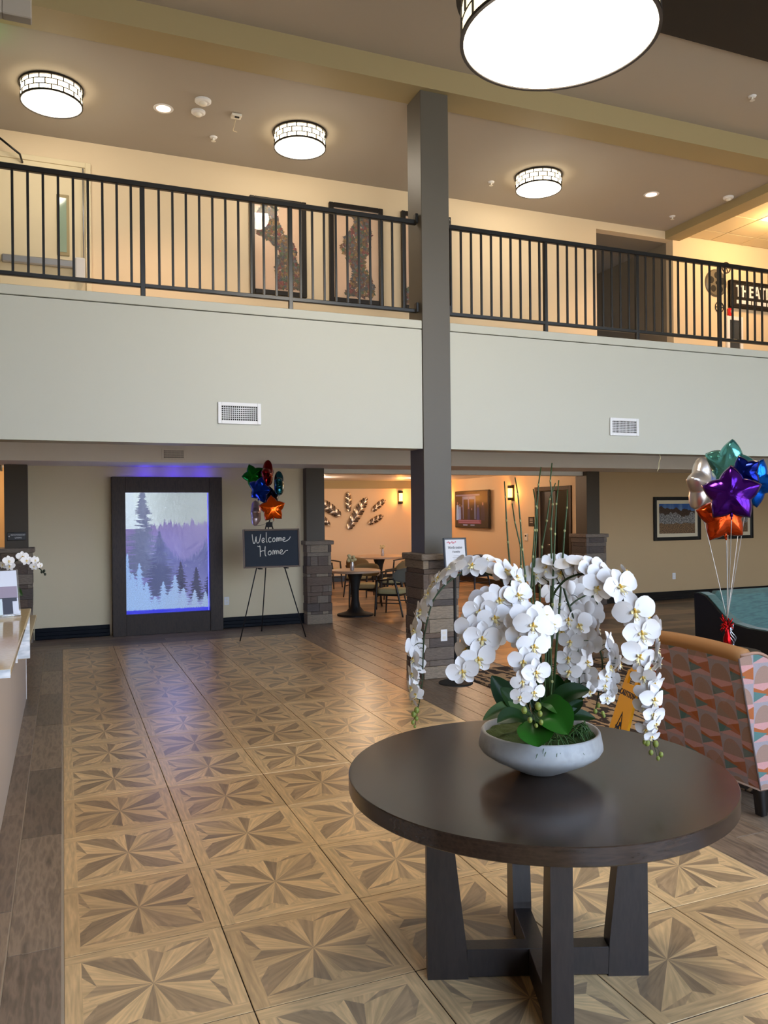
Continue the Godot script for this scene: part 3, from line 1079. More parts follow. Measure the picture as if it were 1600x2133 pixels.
# ---------------------------------------------------------------- ceilings and what hangs from them
func ceilings() -> void:
	var s := st()
	span(s, -6.2, 13.4, 6.22, 6.4, -3.2, 7.36)
	struct("ceiling_lobby", s, M.ceiling, "taupe ceiling above the lobby")
	s = st()
	span(s, -6.2, 8.75, 6.02, 6.4, 7.64, 10.0)
	struct("ceiling_gallery", s, mat(Color(0.63, 0.60, 0.565), 0.85), "taupe ceiling above the gallery walkway")
	s = st()
	span(s, -6.2, 13.4, 5.985, 6.4, 7.30, 7.66)
	struct("trim_4", s, M.olive, "olive cream beam running across the ceiling over the column")
	s = st()
	span(s, 8.75, 9.03, 5.90, 6.4, 7.66, 9.86)
	struct("trim_5", s, M.olive, "short olive cream cross beam at the right end of the gallery ceiling")
	s = st()
	span(s, 9.03, 13.4, 6.0, 6.4, 7.64, 10.0)
	var gc := struct("ceiling_grid", s, M.olive, "panelled ceiling at the far right of the gallery")
	for i in 6:
		for j in 4:
			s = st()
			span(s, 9.05 + i * 0.61, 9.05 + i * 0.61 + 0.595, 5.985, 6.005, 7.68 + j * 0.61, minf(7.68 + j * 0.61 + 0.595, 9.84), 0.003)
			if not (i == 1 and j == 1):
				obj("ceiling_panel", s, M.cream, gc)
	var lp := thing("ceiling_light_panel", "square recessed light panel in the grid ceiling at far right", "ceiling light", P(9.96, 5.99, 8.59))
	s = st()
	for q in [[0, 0.29, 0.6, 0.02], [0, -0.29, 0.6, 0.02]]:
		bx(s, q[0], 0, q[1], q[2], 0.02, q[3])
	for q in [-0.29, 0.29]:
		bx(s, q, 0, 0, 0.02, 0.02, 0.56)
	obj("frame", s, M.white, lp)
	s = st()
	bx(s, 0, 0.006, 0, 0.56, 0.012, 0.56)
	obj("diffuser", s, glow(Color(1.0, 0.87, 0.68), 2.2), lp)
	omni("panel_light", Vector3(0, -0.1, 0), Color(1.0, 0.80, 0.55), 3.2, 0.2, lp)
	# dark recessed field over the right of the lobby
	s = st()
	span(s, 2.6, 13.2, 6.17, 6.22, 2.6, 5.95)
	struct("ceiling_dark", s, mat(Color(0.12, 0.085, 0.06), 0.8), "dark brown ceiling panel beyond the big drum lamp")
	# drum lamps under the gallery ceiling
	var spots := [[-0.06, 8.70, "drum ceiling lamp above the gallery near the upstairs exit door"], [2.55, 8.76, "drum ceiling lamp above the gallery left of the grey column"], [5.76, 8.80, "drum ceiling lamp above the gallery right of the grey column"]]
	for q in spots:
		drum_lamp(q[2], P(q[0], 6.02, q[1]), 0.30, 0.17, 0.0, 7.0, 0.7)
	drum_lamp("very large drum pendant lamp hanging over the lobby in front of the gallery", P(2.79, 4.83, 4.03), 0.60, 0.30, 1.38, 1.8, 5.0)
	# recessed downlights
	for q in [[1.04, 8.74, "recessed downlight left of the two smoke detectors", Color(1, 0.72, 0.6)], [7.55, 8.76, "recessed downlight right of the grey column", Color(1, 0.72, 0.6)]]:
		var t := thing("recessed_downlight", q[2], "ceiling light", P(q[0], 6.02, q[1]))
		s = st()
		lathe(s, [Vector2(0.075, -0.004), Vector2(0.10, -0.006), Vector2(0.105, 0.0)], 24)
		obj("trim_ring", s, M.white, t)
		s = st()
		lathe(s, [Vector2(0, -0.002), Vector2(0.076, -0.003)], 24)
		obj("lamp_face", s, glow(Color(1.0, 0.75, 0.62), 6.0), t)
		spot("lamp_beam", Vector3(0, -0.03, 0), Color(1.0, 0.82, 0.66), 3.5, 55.0, t)
	# detectors, sprinklers, emergency head
	for q in [[1.405, 8.42, 0.085, "round white smoke detector, the upper of two near the left downlight"], [1.395, 8.67, 0.075, "round white smoke detector, the lower of two near the left downlight"], [8.62, 8.45, 0.07, "white smoke detector at the right end of the gallery ceiling"]]:
		var t := thing("smoke_detector", q[3], "smoke detector", P(q[0], 6.02, q[1]))
		s = st()
		lathe(s, [Vector2(q[2], 0), Vector2(q[2], -0.018), Vector2(q[2] * 0.8, -0.03), Vector2(0, -0.03)], 24, Transform3D.IDENTITY, true)
		obj("base", s, M.white, t)
		s = st()
		lathe(s, [Vector2(q[2] * 0.5, -0.03), Vector2(q[2] * 0.42, -0.05), Vector2(0, -0.055)], 20)
		obj("sensor", s, M.offwhite, t)
	for q in [[1.65, 6.02, 9.2, "small white sprinkler head below the smoke detectors"], [5.27, 6.02, 9.17, "small white sprinkler head left of the right drum lamp"], [8.40, 6.02, 9.30, "small white sprinkler head left of the cross beam"], [7.07, 6.22, 6.58, "small white sprinkler head on the lobby ceiling at right"]]:
		var t := thing("sprinkler_head", q[3], "sprinkler", P(q[0], q[1], q[2]))
		s = st()
		lathe(s, [Vector2(0.045, 0), Vector2(0.04, -0.012), Vector2(0.015, -0.015)], 16)
		obj("escutcheon", s, M.white, t)
		s = st()
		lathe(s, [Vector2(0.012, -0.012), Vector2(0.012, -0.045), Vector2(0.028, -0.048), Vector2(0, -0.052)], 12, Transform3D.IDENTITY, true)
		obj("deflector", s, M.offwhite, t)
	var em := thing("ceiling_sensor_box", "small square white sensor box with dangling wire on the gallery ceiling", "sensor", P(1.79, 6.02, 8.60))
	s = st()
	bx(s, 0, -0.015, 0, 0.11, 0.03, 0.09, 0.006)
	obj("housing", s, M.offwhite, em)
	s = st()
	bx(s, 0.005, -0.032, 0.02, 0.05, 0.02, 0.02, 0.003)
	obj("sensor_eye", s, M.black, em)
	s = st()
	tube(s, smooth([Vector3(0.0, -0.03, 0), Vector3(-0.01, -0.10, -0.08), Vector3(0.0, -0.10, -0.16), Vector3(0.05, -0.09, -0.2)]), 0.003, 5)
	obj("wire", s, M.cream, em)
	# hanging unit in the upper left corner
	var un := thing("ceiling_register_box", "white box with a recessed grey panel under the ceiling at upper left", "vent box", P(-0.75, 5.12, 5.5))
	s = st()
	bx(s, 0.28, 0.0, 0, 0.30, 0.60, 0.08, 0.006)
	bx(s, -0.28, 0.0, 0, 0.30, 0.60, 0.08, 0.006)
	bx(s, 0, -0.21, 0, 0.3, 0.18, 0.08, 0.006)
	bx(s, 0, 0.21, 0, 0.3, 0.18, 0.08, 0.006)
	bx(s, 0.515, 0.0, 0.0, 0.17, 0.60, 0.08, 0.006)
	obj("casing", s, mat(Color(0.55, 0.52, 0.49), 0.6), un)
	s = st()
	bx(s, 0, 0, -0.02, 0.28, 0.26, 0.02)
	obj("inset_panel", s, mat(Color(0.45, 0.45, 0.45), 0.5), un)
	s = st()
	tube(s, [Vector3(0.3, 0.3, 0), Vector3(0.3, 1.1, 0)], 0.012)
	tube(s, [Vector3(-0.3, 0.3, 0), Vector3(-0.3, 1.1, 0)], 0.012)
	obj("hanger_rod", s, M.offwhite, un)
	# exit sign just past the left edge: its green glow falls on the ceiling
	var ex := thing("exit_sign", "green exit sign under the gallery ceiling at far left", "exit sign", P(-0.80, 5.90, 7.95))
	s = st()
	bx(s, 0, 0, 0, 0.32, 0.2, 0.05, 0.008)
	obj("housing", s, M.white, ex)
	lettering("letters", "EXIT", 0.14, 0.006, glow(Color(0.1, 1.0, 0.35), 1.5), ex, Transform3D(Basis.IDENTITY, Vector3(0, 0, 0.028)), true)
	omni("exit_light", Vector3(0.14, -0.02, 0.08), Color(0.1, 1.0, 0.4), 0.02, 0.04, ex)
	# curled ribbon end hanging from the gallery edge
	s = st()
	var pts := []
	for i in 20:
		var t := i / 19.0
		pts.append(P(6.50 + 0.012 * sin(t * 11.0) - 0.035 * t * t, 2.335 - 0.20 * t, 7.44 + 0.01 * cos(t * 9.0)))
	tube(s, pts, 0.003, 5)
	tag(obj("curled_ribbon", s, mat(Color(0.85, 0.80, 0.62), 0.5)), "curled pale ribbon end hanging from the gallery edge", "ribbon")

func drum_lamp(label: String, at: Vector3, r: float, h: float, rod: float, energy: float, light: float) -> void:
	var t := thing("drum_lamp" if rod == 0.0 else "drum_pendant", label, "ceiling light", at)
	var s := st()
	lathe(s, [Vector2(0, 0), Vector2(r * 1.02, 0), Vector2(r * 1.02, -0.022), Vector2(r * 0.97, -0.022)], 64, Transform3D.IDENTITY, true)
	obj("top_band", s, M.bronze, t)
	s = st()
	lathe(s, [Vector2(r * 0.96, -0.022), Vector2(r * 0.96, -h)], 64)
	obj("shade", s, glow(Color(1.0, 0.91, 0.74), energy), t)
	s = st()
	lathe(s, [Vector2(r * 0.955, -h), Vector2(0, -h - r * 0.02)], 64)
	obj("diffuser", s, glow(Color(1.0, 0.95, 0.86), 3.0), t)
	s = st()
	for y in [-h * 0.33, -h * 0.66]:
		lathe(s, [Vector2(r * 0.965, y - 0.005), Vector2(r * 0.975, y), Vector2(r * 0.965, y + 0.005)], 64)
	for k in 32:
		var a := TAU * k / 32
		for m in 3:
			if (k + m) % 2 == 0:
				bx(s, cos(a) * r * 0.97, -h * (0.165 + 0.33 * m), sin(a) * r * 0.97, 0.011, h * 0.33, 0.008)
	obj("fretwork", s, M.bronze, t)
	s = st()
	lathe(s, [Vector2(r * 0.95, -h), Vector2(r * 0.95, -h - 0.008), Vector2(r * 0.985, -h - 0.008), Vector2(r * 0.985, -h + 0.012), Vector2(r * 0.96, -h + 0.012)], 64, Transform3D.IDENTITY, true)
	obj("lower_band", s, M.bronze, t)
	if rod > 0.0:
		s = st()
		for k in 3:
			var a := TAU * k / 3
			tube(s, [Vector3(cos(a) * r * 0.7, 0, sin(a) * r * 0.7), Vector3(cos(a) * 0.05, rod, sin(a) * 0.05)], 0.008)
		obj("hanger_rod", s, M.bronze, t)
	omni("lamp_light", Vector3(0, -h - r * 0.25, 0), Color(1.0, 0.95, 0.87), light, r * 0.5, t)

# ---------------------------------------------------------------- stone piers and columns
func pier(x0: float, x1: float, z0: float, z1: float, col: Array, top: float, m: Material, label: String, seed_: int) -> Node3D:
	var t := thing("column", label, "column", P((x0 + x1) / 2, 0, (z0 + z1) / 2))
	t.set_meta("kind", "structure")
	var ox := (x0 + x1) / 2
	var oz := (z0 + z1) / 2
	var w := x1 - x0
	var d := z1 - z0
	var s := st()
	bx(s, (col[0] + col[1]) / 2 - ox, (1.24 + top) / 2, -((col[2] + col[3]) / 2 - oz), col[1] - col[0], top - 1.24, col[3] - col[2], 0.004)
	obj("shaft", s, m, t)
	s = st()
	bx(s, 0, 0.6, 0, w - 0.05, 1.2, d - 0.05)
	obj("pier_core", s, M.stone3, t)
	s = st()
	bx(s, 0, 1.233, 0, w + 0.075, 0.062, d + 0.075, 0.008)
	obj("cap_stone", s, M.stone2, t)
	var r := RandomNumberGenerator.new()
	r.seed = seed_
	var y := 0.0
	var i := 0
	while y < 1.19:
		var h := r.randf_range(0.095, 0.15) if (i % 3) != 1 else r.randf_range(0.045, 0.07)
		h = minf(h, 1.2 - y)
		if 1.2 - y - h < 0.04:
			h = 1.2 - y
		var out := r.randf_range(0.0, 0.012)
		var th := 0.05
		var flip := i % 2 == 0
		# front and back stones
		for sgn in [1.0, -1.0]:
			var full := w + out * 2 if flip else w - 2 * th
			var cut := r.randf_range(0.3, 0.7)
			var two := r.randf() < 0.35
			var segs := [[-full / 2, full / 2]] if not two else [[-full / 2, -full / 2 + full * cut], [-full / 2 + full * cut, full / 2]]
			for q in segs:
				s = st()
				bx(s, (q[0] + q[1]) / 2, y + h / 2, sgn * (d / 2 - th / 2 + out / 2), q[1] - q[0] - 0.003, h - 0.003, th + out, 0.004)
				obj("stone", s, M["stone%d" % r.randi_range(0, 5)], t)
		for sgn in [1.0, -1.0]:
			var full := d - 2 * th if flip else d + out * 2
			s = st()
			bx(s, sgn * (w / 2 - th / 2 + out / 2), y + h / 2, 0, th + out, h - 0.003, full - 0.003, 0.004)
			obj("stone", s, M["stone%d" % r.randi_range(0, 5)], t)
		y += h
		i += 1
	return t

func piers() -> void:
	pier(3.372, 3.755, 7.29, 7.73, [3.413, 3.727, 7.355, 7.69], 5.985, M.column, "tall grey column on a stone pier in front of the gallery", 5)
	pier(3.425, 3.805, 11.60, 12.05, [3.43, 3.72, 11.64, 11.98], 2.37, M.column_dark, "short dark column on a stone pier beside the easel", 6)
	pier(8.55, 8.965, 11.66, 12.10, [8.585, 8.86, 11.69, 12.02], 2.37, M.column_dark, "short dark column on a stone pier left of the landscapes", 7)
	pier(-0.80, -0.385, 11.52, 11.98, [-0.71, -0.43, 11.58, 11.9], 2.37, M.column_dark, "dark column on a stone pier behind the reception counter", 8)
	var t := thing("direction_sign", "small dark wall sign reading INDEPENDENT LIVING on the left column", "sign", P(-0.565, 1.42, 11.58))
	var s := st()
	bx(s, 0, 0, 0.01, 0.225, 0.105, 0.02, 0.004)
	obj("plate", s, mat(Color(0.13, 0.13, 0.145), 0.4), t)
	lettering("letters", "INDEPENDENT", 0.027, 0.002, M.white, t, Transform3D(Basis.IDENTITY, Vector3(0.018, 0.017, 0.021)))
	lettering("letters", "LIVING", 0.027, 0.002, M.white, t, Transform3D(Basis.IDENTITY, Vector3(0.02, -0.018, 0.021)))
	s = st()
	prism(s, PackedVector2Array([Vector2(-0.1, 0.0), Vector2(-0.083, 0.011), Vector2(-0.083, -0.011)]), 0.002, Transform3D(Basis.IDENTITY, Vector3(0, 0, 0.021)))
	obj("arrow", s, M.white, t)

func outlet(at: Vector3, label: String, basis := Basis.IDENTITY) -> void:
	var t := thing("wall_outlet", label, "outlet", at)
	t.basis = basis
	var s := st()
	bx(s, 0, 0, 0.004, 0.075, 0.12, 0.008, 0.003)
	obj("cover_plate", s, M.white, t)
	s = st()
	for y in [-0.025, 0.025]:
		bx(s, 0, y, 0.009, 0.034, 0.03, 0.003, 0.001)
	obj("socket", s, M.offwhite, t)

func vent(at: Vector3, w: float, h: float, nx: int, ny: int, label: String, frame: Material) -> void:
	var t := thing("wall_vent", label, "vent", at)
	var s := st()
	var b := h * 0.17
	for sx in [-1.0, 1.0]:
		bx(s, sx * (w / 2 - b / 2), 0, 0.006, b, h, 0.012, 0.003)
	for sy in [-1.0, 1.0]:
		bx(s, 0, sy * (h / 2 - b / 2), 0.006, w - 2 * b, b, 0.012, 0.003)
	obj("frame", s, frame, t)
	s = st()
	bx(s, 0, 0, -0.001, w - 2 * b, h - 2 * b, 0.004)
	obj("duct_opening", s, M.blackmatt, t)
	for i in range(1, ny):
		s = st()
		bx(s, 0, -h / 2 + b + (h - 2 * b) * i / ny, 0.007, w - 2 * b, 0.006, 0.008)
		obj("blade", s, frame, t)
	s = st()
	for i in range(1, nx):
		bx(s, -w / 2 + b + (w - 2 * b) * i / nx, 0, 0.003, 0.005, h - 2 * b, 0.006)
	obj("rear_blades", s, frame, t)

func picture(at: Vector3, w: float, h: float, img: Image, label: String) -> void:
	var t := thing("framed_picture", label, "picture", at)
	var s := st()
	var b := 0.065
	for sx in [-1.0, 1.0]:
		bx(s, sx * (w / 2 - b / 2), 0, 0.02, b, h, 0.04, 0.006)
	for sy in [-1.0, 1.0]:
		bx(s, 0, sy * (h / 2 - b / 2), 0.02, w - 2 * b, b, 0.04, 0.006)
	obj("frame", s, M.black, t)
	s = st()
	bx(s, 0, 0, 0.008, w - 2 * b, h - 2 * b, 0.012)
	obj("mat_board", s, mat(Color(0.80, 0.74, 0.62), 0.8), t)
	screen_quad("print", w - 2 * b - 0.13, h - 2 * b - 0.13, 0.016, img, t, 0.0)

# a flat picture with texture coordinates in the local xy plane
func screen_quad(called: String, w: float, h: float, z: float, img: Image, parent: Node, emit: float, rough := 0.35) -> MeshInstance3D:
	var s := st()
	s.set_smooth_group(-1)
	var v := [Vector3(-w / 2, -h / 2, z), Vector3(w / 2, -h / 2, z), Vector3(w / 2, h / 2, z), Vector3(-w / 2, h / 2, z)]
	var uv := [Vector2(0, 1), Vector2(1, 1), Vector2(1, 0), Vector2(0, 0)]
	for i in [0, 2, 1, 0, 3, 2]:
		s.set_uv(uv[i])
		s.add_vertex(v[i])
	var m := mat(Color.WHITE, rough)
	m.albedo_texture = tex_of(img)
	if emit > 0.0:
		m.albedo_color = Color(0.1, 0.1, 0.1)
		m.emission_enabled = true
		m.emission_operator = BaseMaterial3D.EMISSION_OP_MULTIPLY
		m.emission = Color.WHITE
		m.emission_texture = m.albedo_texture
		m.emission_energy_multiplier = emit
	return obj(called, s, m, parent)

func lobby_fixtures() -> void:
	# water wall
	var t := thing("water_wall", "dark framed water wall lit over a misty forest scene", "water wall", P(1.392, 0, 11.8))
	var s := st()
	var fw := 1.52
	bx(s, -fw / 2 + 0.09, 1.11, 0.10, 0.18, 2.22, 0.20, 0.004)
	bx(s, fw / 2 - 0.09, 1.11, 0.10, 0.18, 2.22, 0.20, 0.004)
	obj("side_board", s, M.darkframe, t)
	s = st()
	bx(s, 0, 2.11, 0.10, fw - 0.36, 0.22, 0.20, 0.004)
	obj("top_board", s, M.darkframe, t)
	s = st()
	bx(s, 0, 0.145, 0.093, fw - 0.36, 0.29, 0.186, 0.004)
	obj("basin_panel", s, M.darkframe, t)
	s = st()
	bx(s, 0, 1.14, 0.02, fw - 0.36, 1.72, 0.04)
	obj("back_panel", s, M.blackmatt, t)
	var art := screen_quad("etched_panel", 1.16, 1.71, 0.10, forest_image(), t, 0.86, 0.7)
	art.position.y = 1.145
	var water := mat(Color(1, 1, 1, 0.04), 0.03)
	water.transparency = BaseMaterial3D.TRANSPARENCY_ALPHA
	water.metallic_specular = 0.22
	water.normal_enabled = true
	var wn := noise_tex(0.03, [Color.BLACK, Color.WHITE], 3, 256, 44)
	wn.as_normal_map = true
	wn.bump_strength = 6.0
	water.normal_texture = wn
	water.normal_scale = 0.06
	water.uv1_triplanar = true
	water.uv1_scale = Vector3(2.4, 0.9, 1)
	s = st()
	bx(s, 0, 1.145, 0.118, 1.16, 1.71, 0.004)
	obj("water_film", s, water, t)
	s = st()
	bx(s, 0.566, 1.145, 0.125, 0.014, 1.70, 0.008, 0.002)
	obj("light_strip", s, glow(Color(0.08, 0.10, 1.0), 1.0), t)
	s = st()
	bx(s, 0, 2.222, 0.04, 1.3, 0.004, 0.03, 0.001)
	obj("top_light_strip", s, glow(Color(0.25, 0.15, 1.0), 1.2), t)
	for k in 3:
		omni("strip_light", Vector3(-0.3 + k * 0.4, 2.26, 0.14), Color(0.22, 0.12, 1.0), 0.025, 0.05, t)
	omni("panel_light", Vector3(0, 1.2, 0.6), Color(0.62, 0.68, 1.0), 0.25, 0.3, t)
	# vents
	vent(P(1.536, 2.624, 7.365), 0.402, 0.20, 17, 7, "white wall vent on the gallery front left of the column", M.white)
	vent(P(5.93, 2.631, 7.365), 0.402, 0.20, 17, 7, "white wall vent on the gallery front right of the column", M.white)
	vent(P(1.36, 2.478, 10.715), 0.30, 0.145, 15, 7, "dark soffit vent above the water wall", M.cream_shade)
	outlet(P(2.24, 0.40, 11.8), "white outlet low on the wall right of the water wall")
	outlet(P(3.585, 0.435, 7.285), "white outlet on the stone pier of the tall grey column")
	outlet(P(10.61, 0.435, 11.8), "white outlet low on the tan wall under the left landscape")
	picture(P(10.69, 1.51, 11.8), 1.11, 0.815, landscape_image(51, 0.10), "black framed landscape of white rock terraces, the left of two")
	picture(P(12.01, 1.51, 11.8), 1.11, 0.815, landscape_image(73, 0.05), "black framed landscape behind the balloons, the right of two")
	# easel
	var e := thing("display_easel", "thin black tripod easel holding the welcome chalkboard", "easel", P(2.63, 0, 10.62))
	for q in [[-0.47, 0.14, -0.03], [0.425, 0.17, 0.03]]:
		s = st()
		tube(s, [Vector3(q[0], 0.0, q[1]), Vector3(q[2], 1.56, -0.12)], 0.008, 6)
		obj("leg", s, M.blackmatt, e)
	s = st()
	tube(s, [Vector3(0.0, 0.0, -0.62), Vector3(0.0, 1.56, -0.13)], 0.008, 6)
	obj("rear_leg", s, M.blackmatt, e)
	s = st()
	for x in [-0.17, 0.19]:
		bx(s, x, 0.945, 0.055, 0.05, 0.012, 0.10, 0.002)
	obj("support_peg", s, M.blackmatt, e)
	s = st()
	bx(s, 0, 1.535, -0.09, 0.08, 0.07, 0.03, 0.004)
	tube(s, [Vector3(-0.01, 1.55, -0.1), Vector3(0.02, 1.64, -0.08)], 0.008, 6)
	obj("top_clip", s, M.blackmatt, e)
	# chalkboard
	var lean := Basis(Vector3.RIGHT, -0.10)
	var b := thing("chalkboard", "navy chalkboard lettered Welcome Home in a thin wood frame on the easel", "chalkboard", P(2.635, 0.953, 10.60))
	b.basis = Basis(Vector3.UP, -0.05) * lean
	s = st()
	bx(s, 0, 0.262, 0, 0.75, 0.50, 0.012)
	obj("slate", s, mat(Color(0.075, 0.12, 0.18), 0.7), b)
	s = st()
	for sx in [-1.0, 1.0]:
		bx(s, sx * 0.378, 0.262, 0.004, 0.022, 0.525, 0.022, 0.003)
	for sy in [0.011, 0.513]:
		bx(s, 0, sy, 0.004, 0.735, 0.022, 0.022, 0.003)
	obj("frame", s, mat(Color(0.36, 0.27, 0.20), 0.5), b)
	var chalk := mat(Color(0.88, 0.87, 0.84), 0.9)
	for row in [[scribe("Welcome"), -0.262, 0.335, 1.0, "chalk_word"], [scribe("Home"), -0.185, 0.15, 1.0, "chalk_word"]]:
		s = st()
		for stroke in row[0]:
			var pts := []
			for p in stroke:
				pts.append(Vector3(row[1] + p.x, row[2] + p.y, 0.008))
			tube(s, smooth(pts, 4), 0.0062, 6)
		obj(row[4], s, chalk, b)
	# sign on a floor stand
	var g := thing("sign_stand", "slim black floor stand holding a framed welcome notice before the grey column", "sign", P(3.58, 0, 7.02))
	s = st()
	lathe(s, [Vector2(0, 0.012), Vector2(0.16, 0.012), Vector2(0.17, 0.006), Vector2(0.17, 0)], 40, Transform3D.IDENTITY, true)
	obj("base_plate", s, M.blackmatt, g)
	s = st()
	tube(s, [Vector3(0, 0, 0), Vector3(0, 1.16, 0)], 0.015, 10)
	obj("pole", s, M.blackmatt, g)
	s = st()
	var fx := Transform3D(Basis(Vector3.RIGHT, -0.12), Vector3(0.0, 1.265, 0.02))
	for sx in [-1.0, 1.0]:
		box(s, Vector3(0.016, 0.335, 0.02), fx * Transform3D(Basis.IDENTITY, Vector3(sx * 0.117, 0, 0)), 0.002)
	for sy in [-1.0, 1.0]:
		box(s, Vector3(0.25, 0.016, 0.02), fx * Transform3D(Basis.IDENTITY, Vector3(0, sy * 0.16, 0)), 0.002)
	obj("frame", s, M.black, g)
	s = st()
	box(s, Vector3(0.222, 0.306, 0.008), fx)
	var paper := obj("notice", s, mat(Color(0.80, 0.81, 0.84), 0.6), g)
	lettering("heading", "Welcome", 0.034, 0.001, mat(Color(0.2, 0.2, 0.25), 0.6), g, fx * Transform3D(Basis.IDENTITY, Vector3(0.0, 0.072, 0.005)), true, true, true)
	lettering("name_line", "Family", 0.024, 0.001, mat(Color(0.12, 0.12, 0.14), 0.6), g, fx * Transform3D(Basis.IDENTITY, Vector3(0.01, 0.03, 0.005)), true, true, true)
	s = st()
	for k in 8:
		box(s, Vector3(0.008 + 0.006 * (k % 3), 0.010, 0.001), fx * Transform3D(Basis(Vector3.BACK, k * 0.9), Vector3(-0.085 + k * 0.013, 0.122 + 0.006 * sin(k * 2.0), 0.005)))
	obj("garland", s, mat(Color(0.72, 0.35, 0.42), 0.6), g)
	s = st()
	for k in 5:
		box(s, Vector3(0.07 + 0.02 * (k % 2), 0.004, 0.001), fx * Transform3D(Basis.IDENTITY, Vector3(0.012, -0.01 - k * 0.016, 0.005)))
	obj("small_print", s, mat(Color(0.55, 0.56, 0.60), 0.6), g)

# single-line handwriting: strokes in metres, starting at x = 0
func scribe(word: String) -> Array:
	var V := func(a: Array, ox: float) -> Array:
		var out := []
		for i in range(0, a.size(), 2):
			out.append(Vector2(ox + a[i] * 0.01, a[i + 1] * 0.01))
		return out
	if word == "Welcome":
		return [V.call([0, 12, 0.4, 6, 1.4, 0.4, 3, 0.2, 4.6, 5, 5.2, 9, 5.4, 4, 6.8, 0.2, 8.8, 1.2, 10.4, 6, 11.6, 12], 0.0),
			V.call([13, 2.6, 15.4, 3.6, 16, 6, 14.6, 6.6, 13.2, 4.4, 13.4, 1.4, 15.2, 0.8, 17, 2.4], 0.0),
			V.call([19.2, 14.5, 19.0, 8, 19.2, 2.0, 20.4, 1.0], 0.0),
			V.call([25.6, 6.4, 24.0, 7.4, 22.4, 5.6, 22.2, 2.6, 23.6, 1.0, 25.8, 1.8], 0.0),
			V.call([29.2, 6.6, 27.6, 4.6, 28.2, 1.8, 30.2, 1.8, 31.2, 4.4, 30.0, 6.8, 29.0, 6.4], 0.0),
			V.call([33.2, 1.4, 33.4, 6.6, 34.6, 6.6, 35.4, 2.0, 35.8, 6.0, 37.2, 6.8, 37.8, 2.2, 38.2, 6.0, 39.6, 6.6, 40.4, 2.4], 0.0),
			V.call([41.6, 3.6, 44.2, 4.6, 44.6, 6.6, 43.0, 7.0, 41.8, 4.8, 42.4, 2.2, 44.8, 1.6, 47.6, 2.8, 50.4, 4.6, 52.4, 8.0], 0.0)]
	return [V.call([-1, 14.6, 1.0, 13.6, 2.4, 14.4, 2.6, 8, 2.6, 0.0], 0.0),
		V.call([9.6, 14, 9.0, 8, 9.2, 2.4, 10.6, 0.6], 0.0), V.call([2.6, 6.8, 6.0, 8.0, 9.2, 7.6], 0.0),
		V.call([15.4, 7.6, 13.4, 5.6, 13.8, 2.6, 16.2, 2.4, 17.6, 5.2, 16.2, 7.8, 15.2, 7.4], 0.0),
		V.call([19.6, 2.4, 20.0, 7.8, 21.4, 7.8, 22.2, 3.0, 22.8, 7.2, 24.4, 7.8, 25.0, 3.0, 25.6, 7.2, 27.2, 7.6, 28.2, 3.2], 0.0),
		V.call([29.4, 4.6, 32.4, 6.0, 32.8, 8.2, 31.0, 8.6, 29.6, 6.0, 30.4, 3.2, 33.4, 3.0, 36.0, 5.6, 37.6, 7.2, 40.6, 7.8], 0.0)]

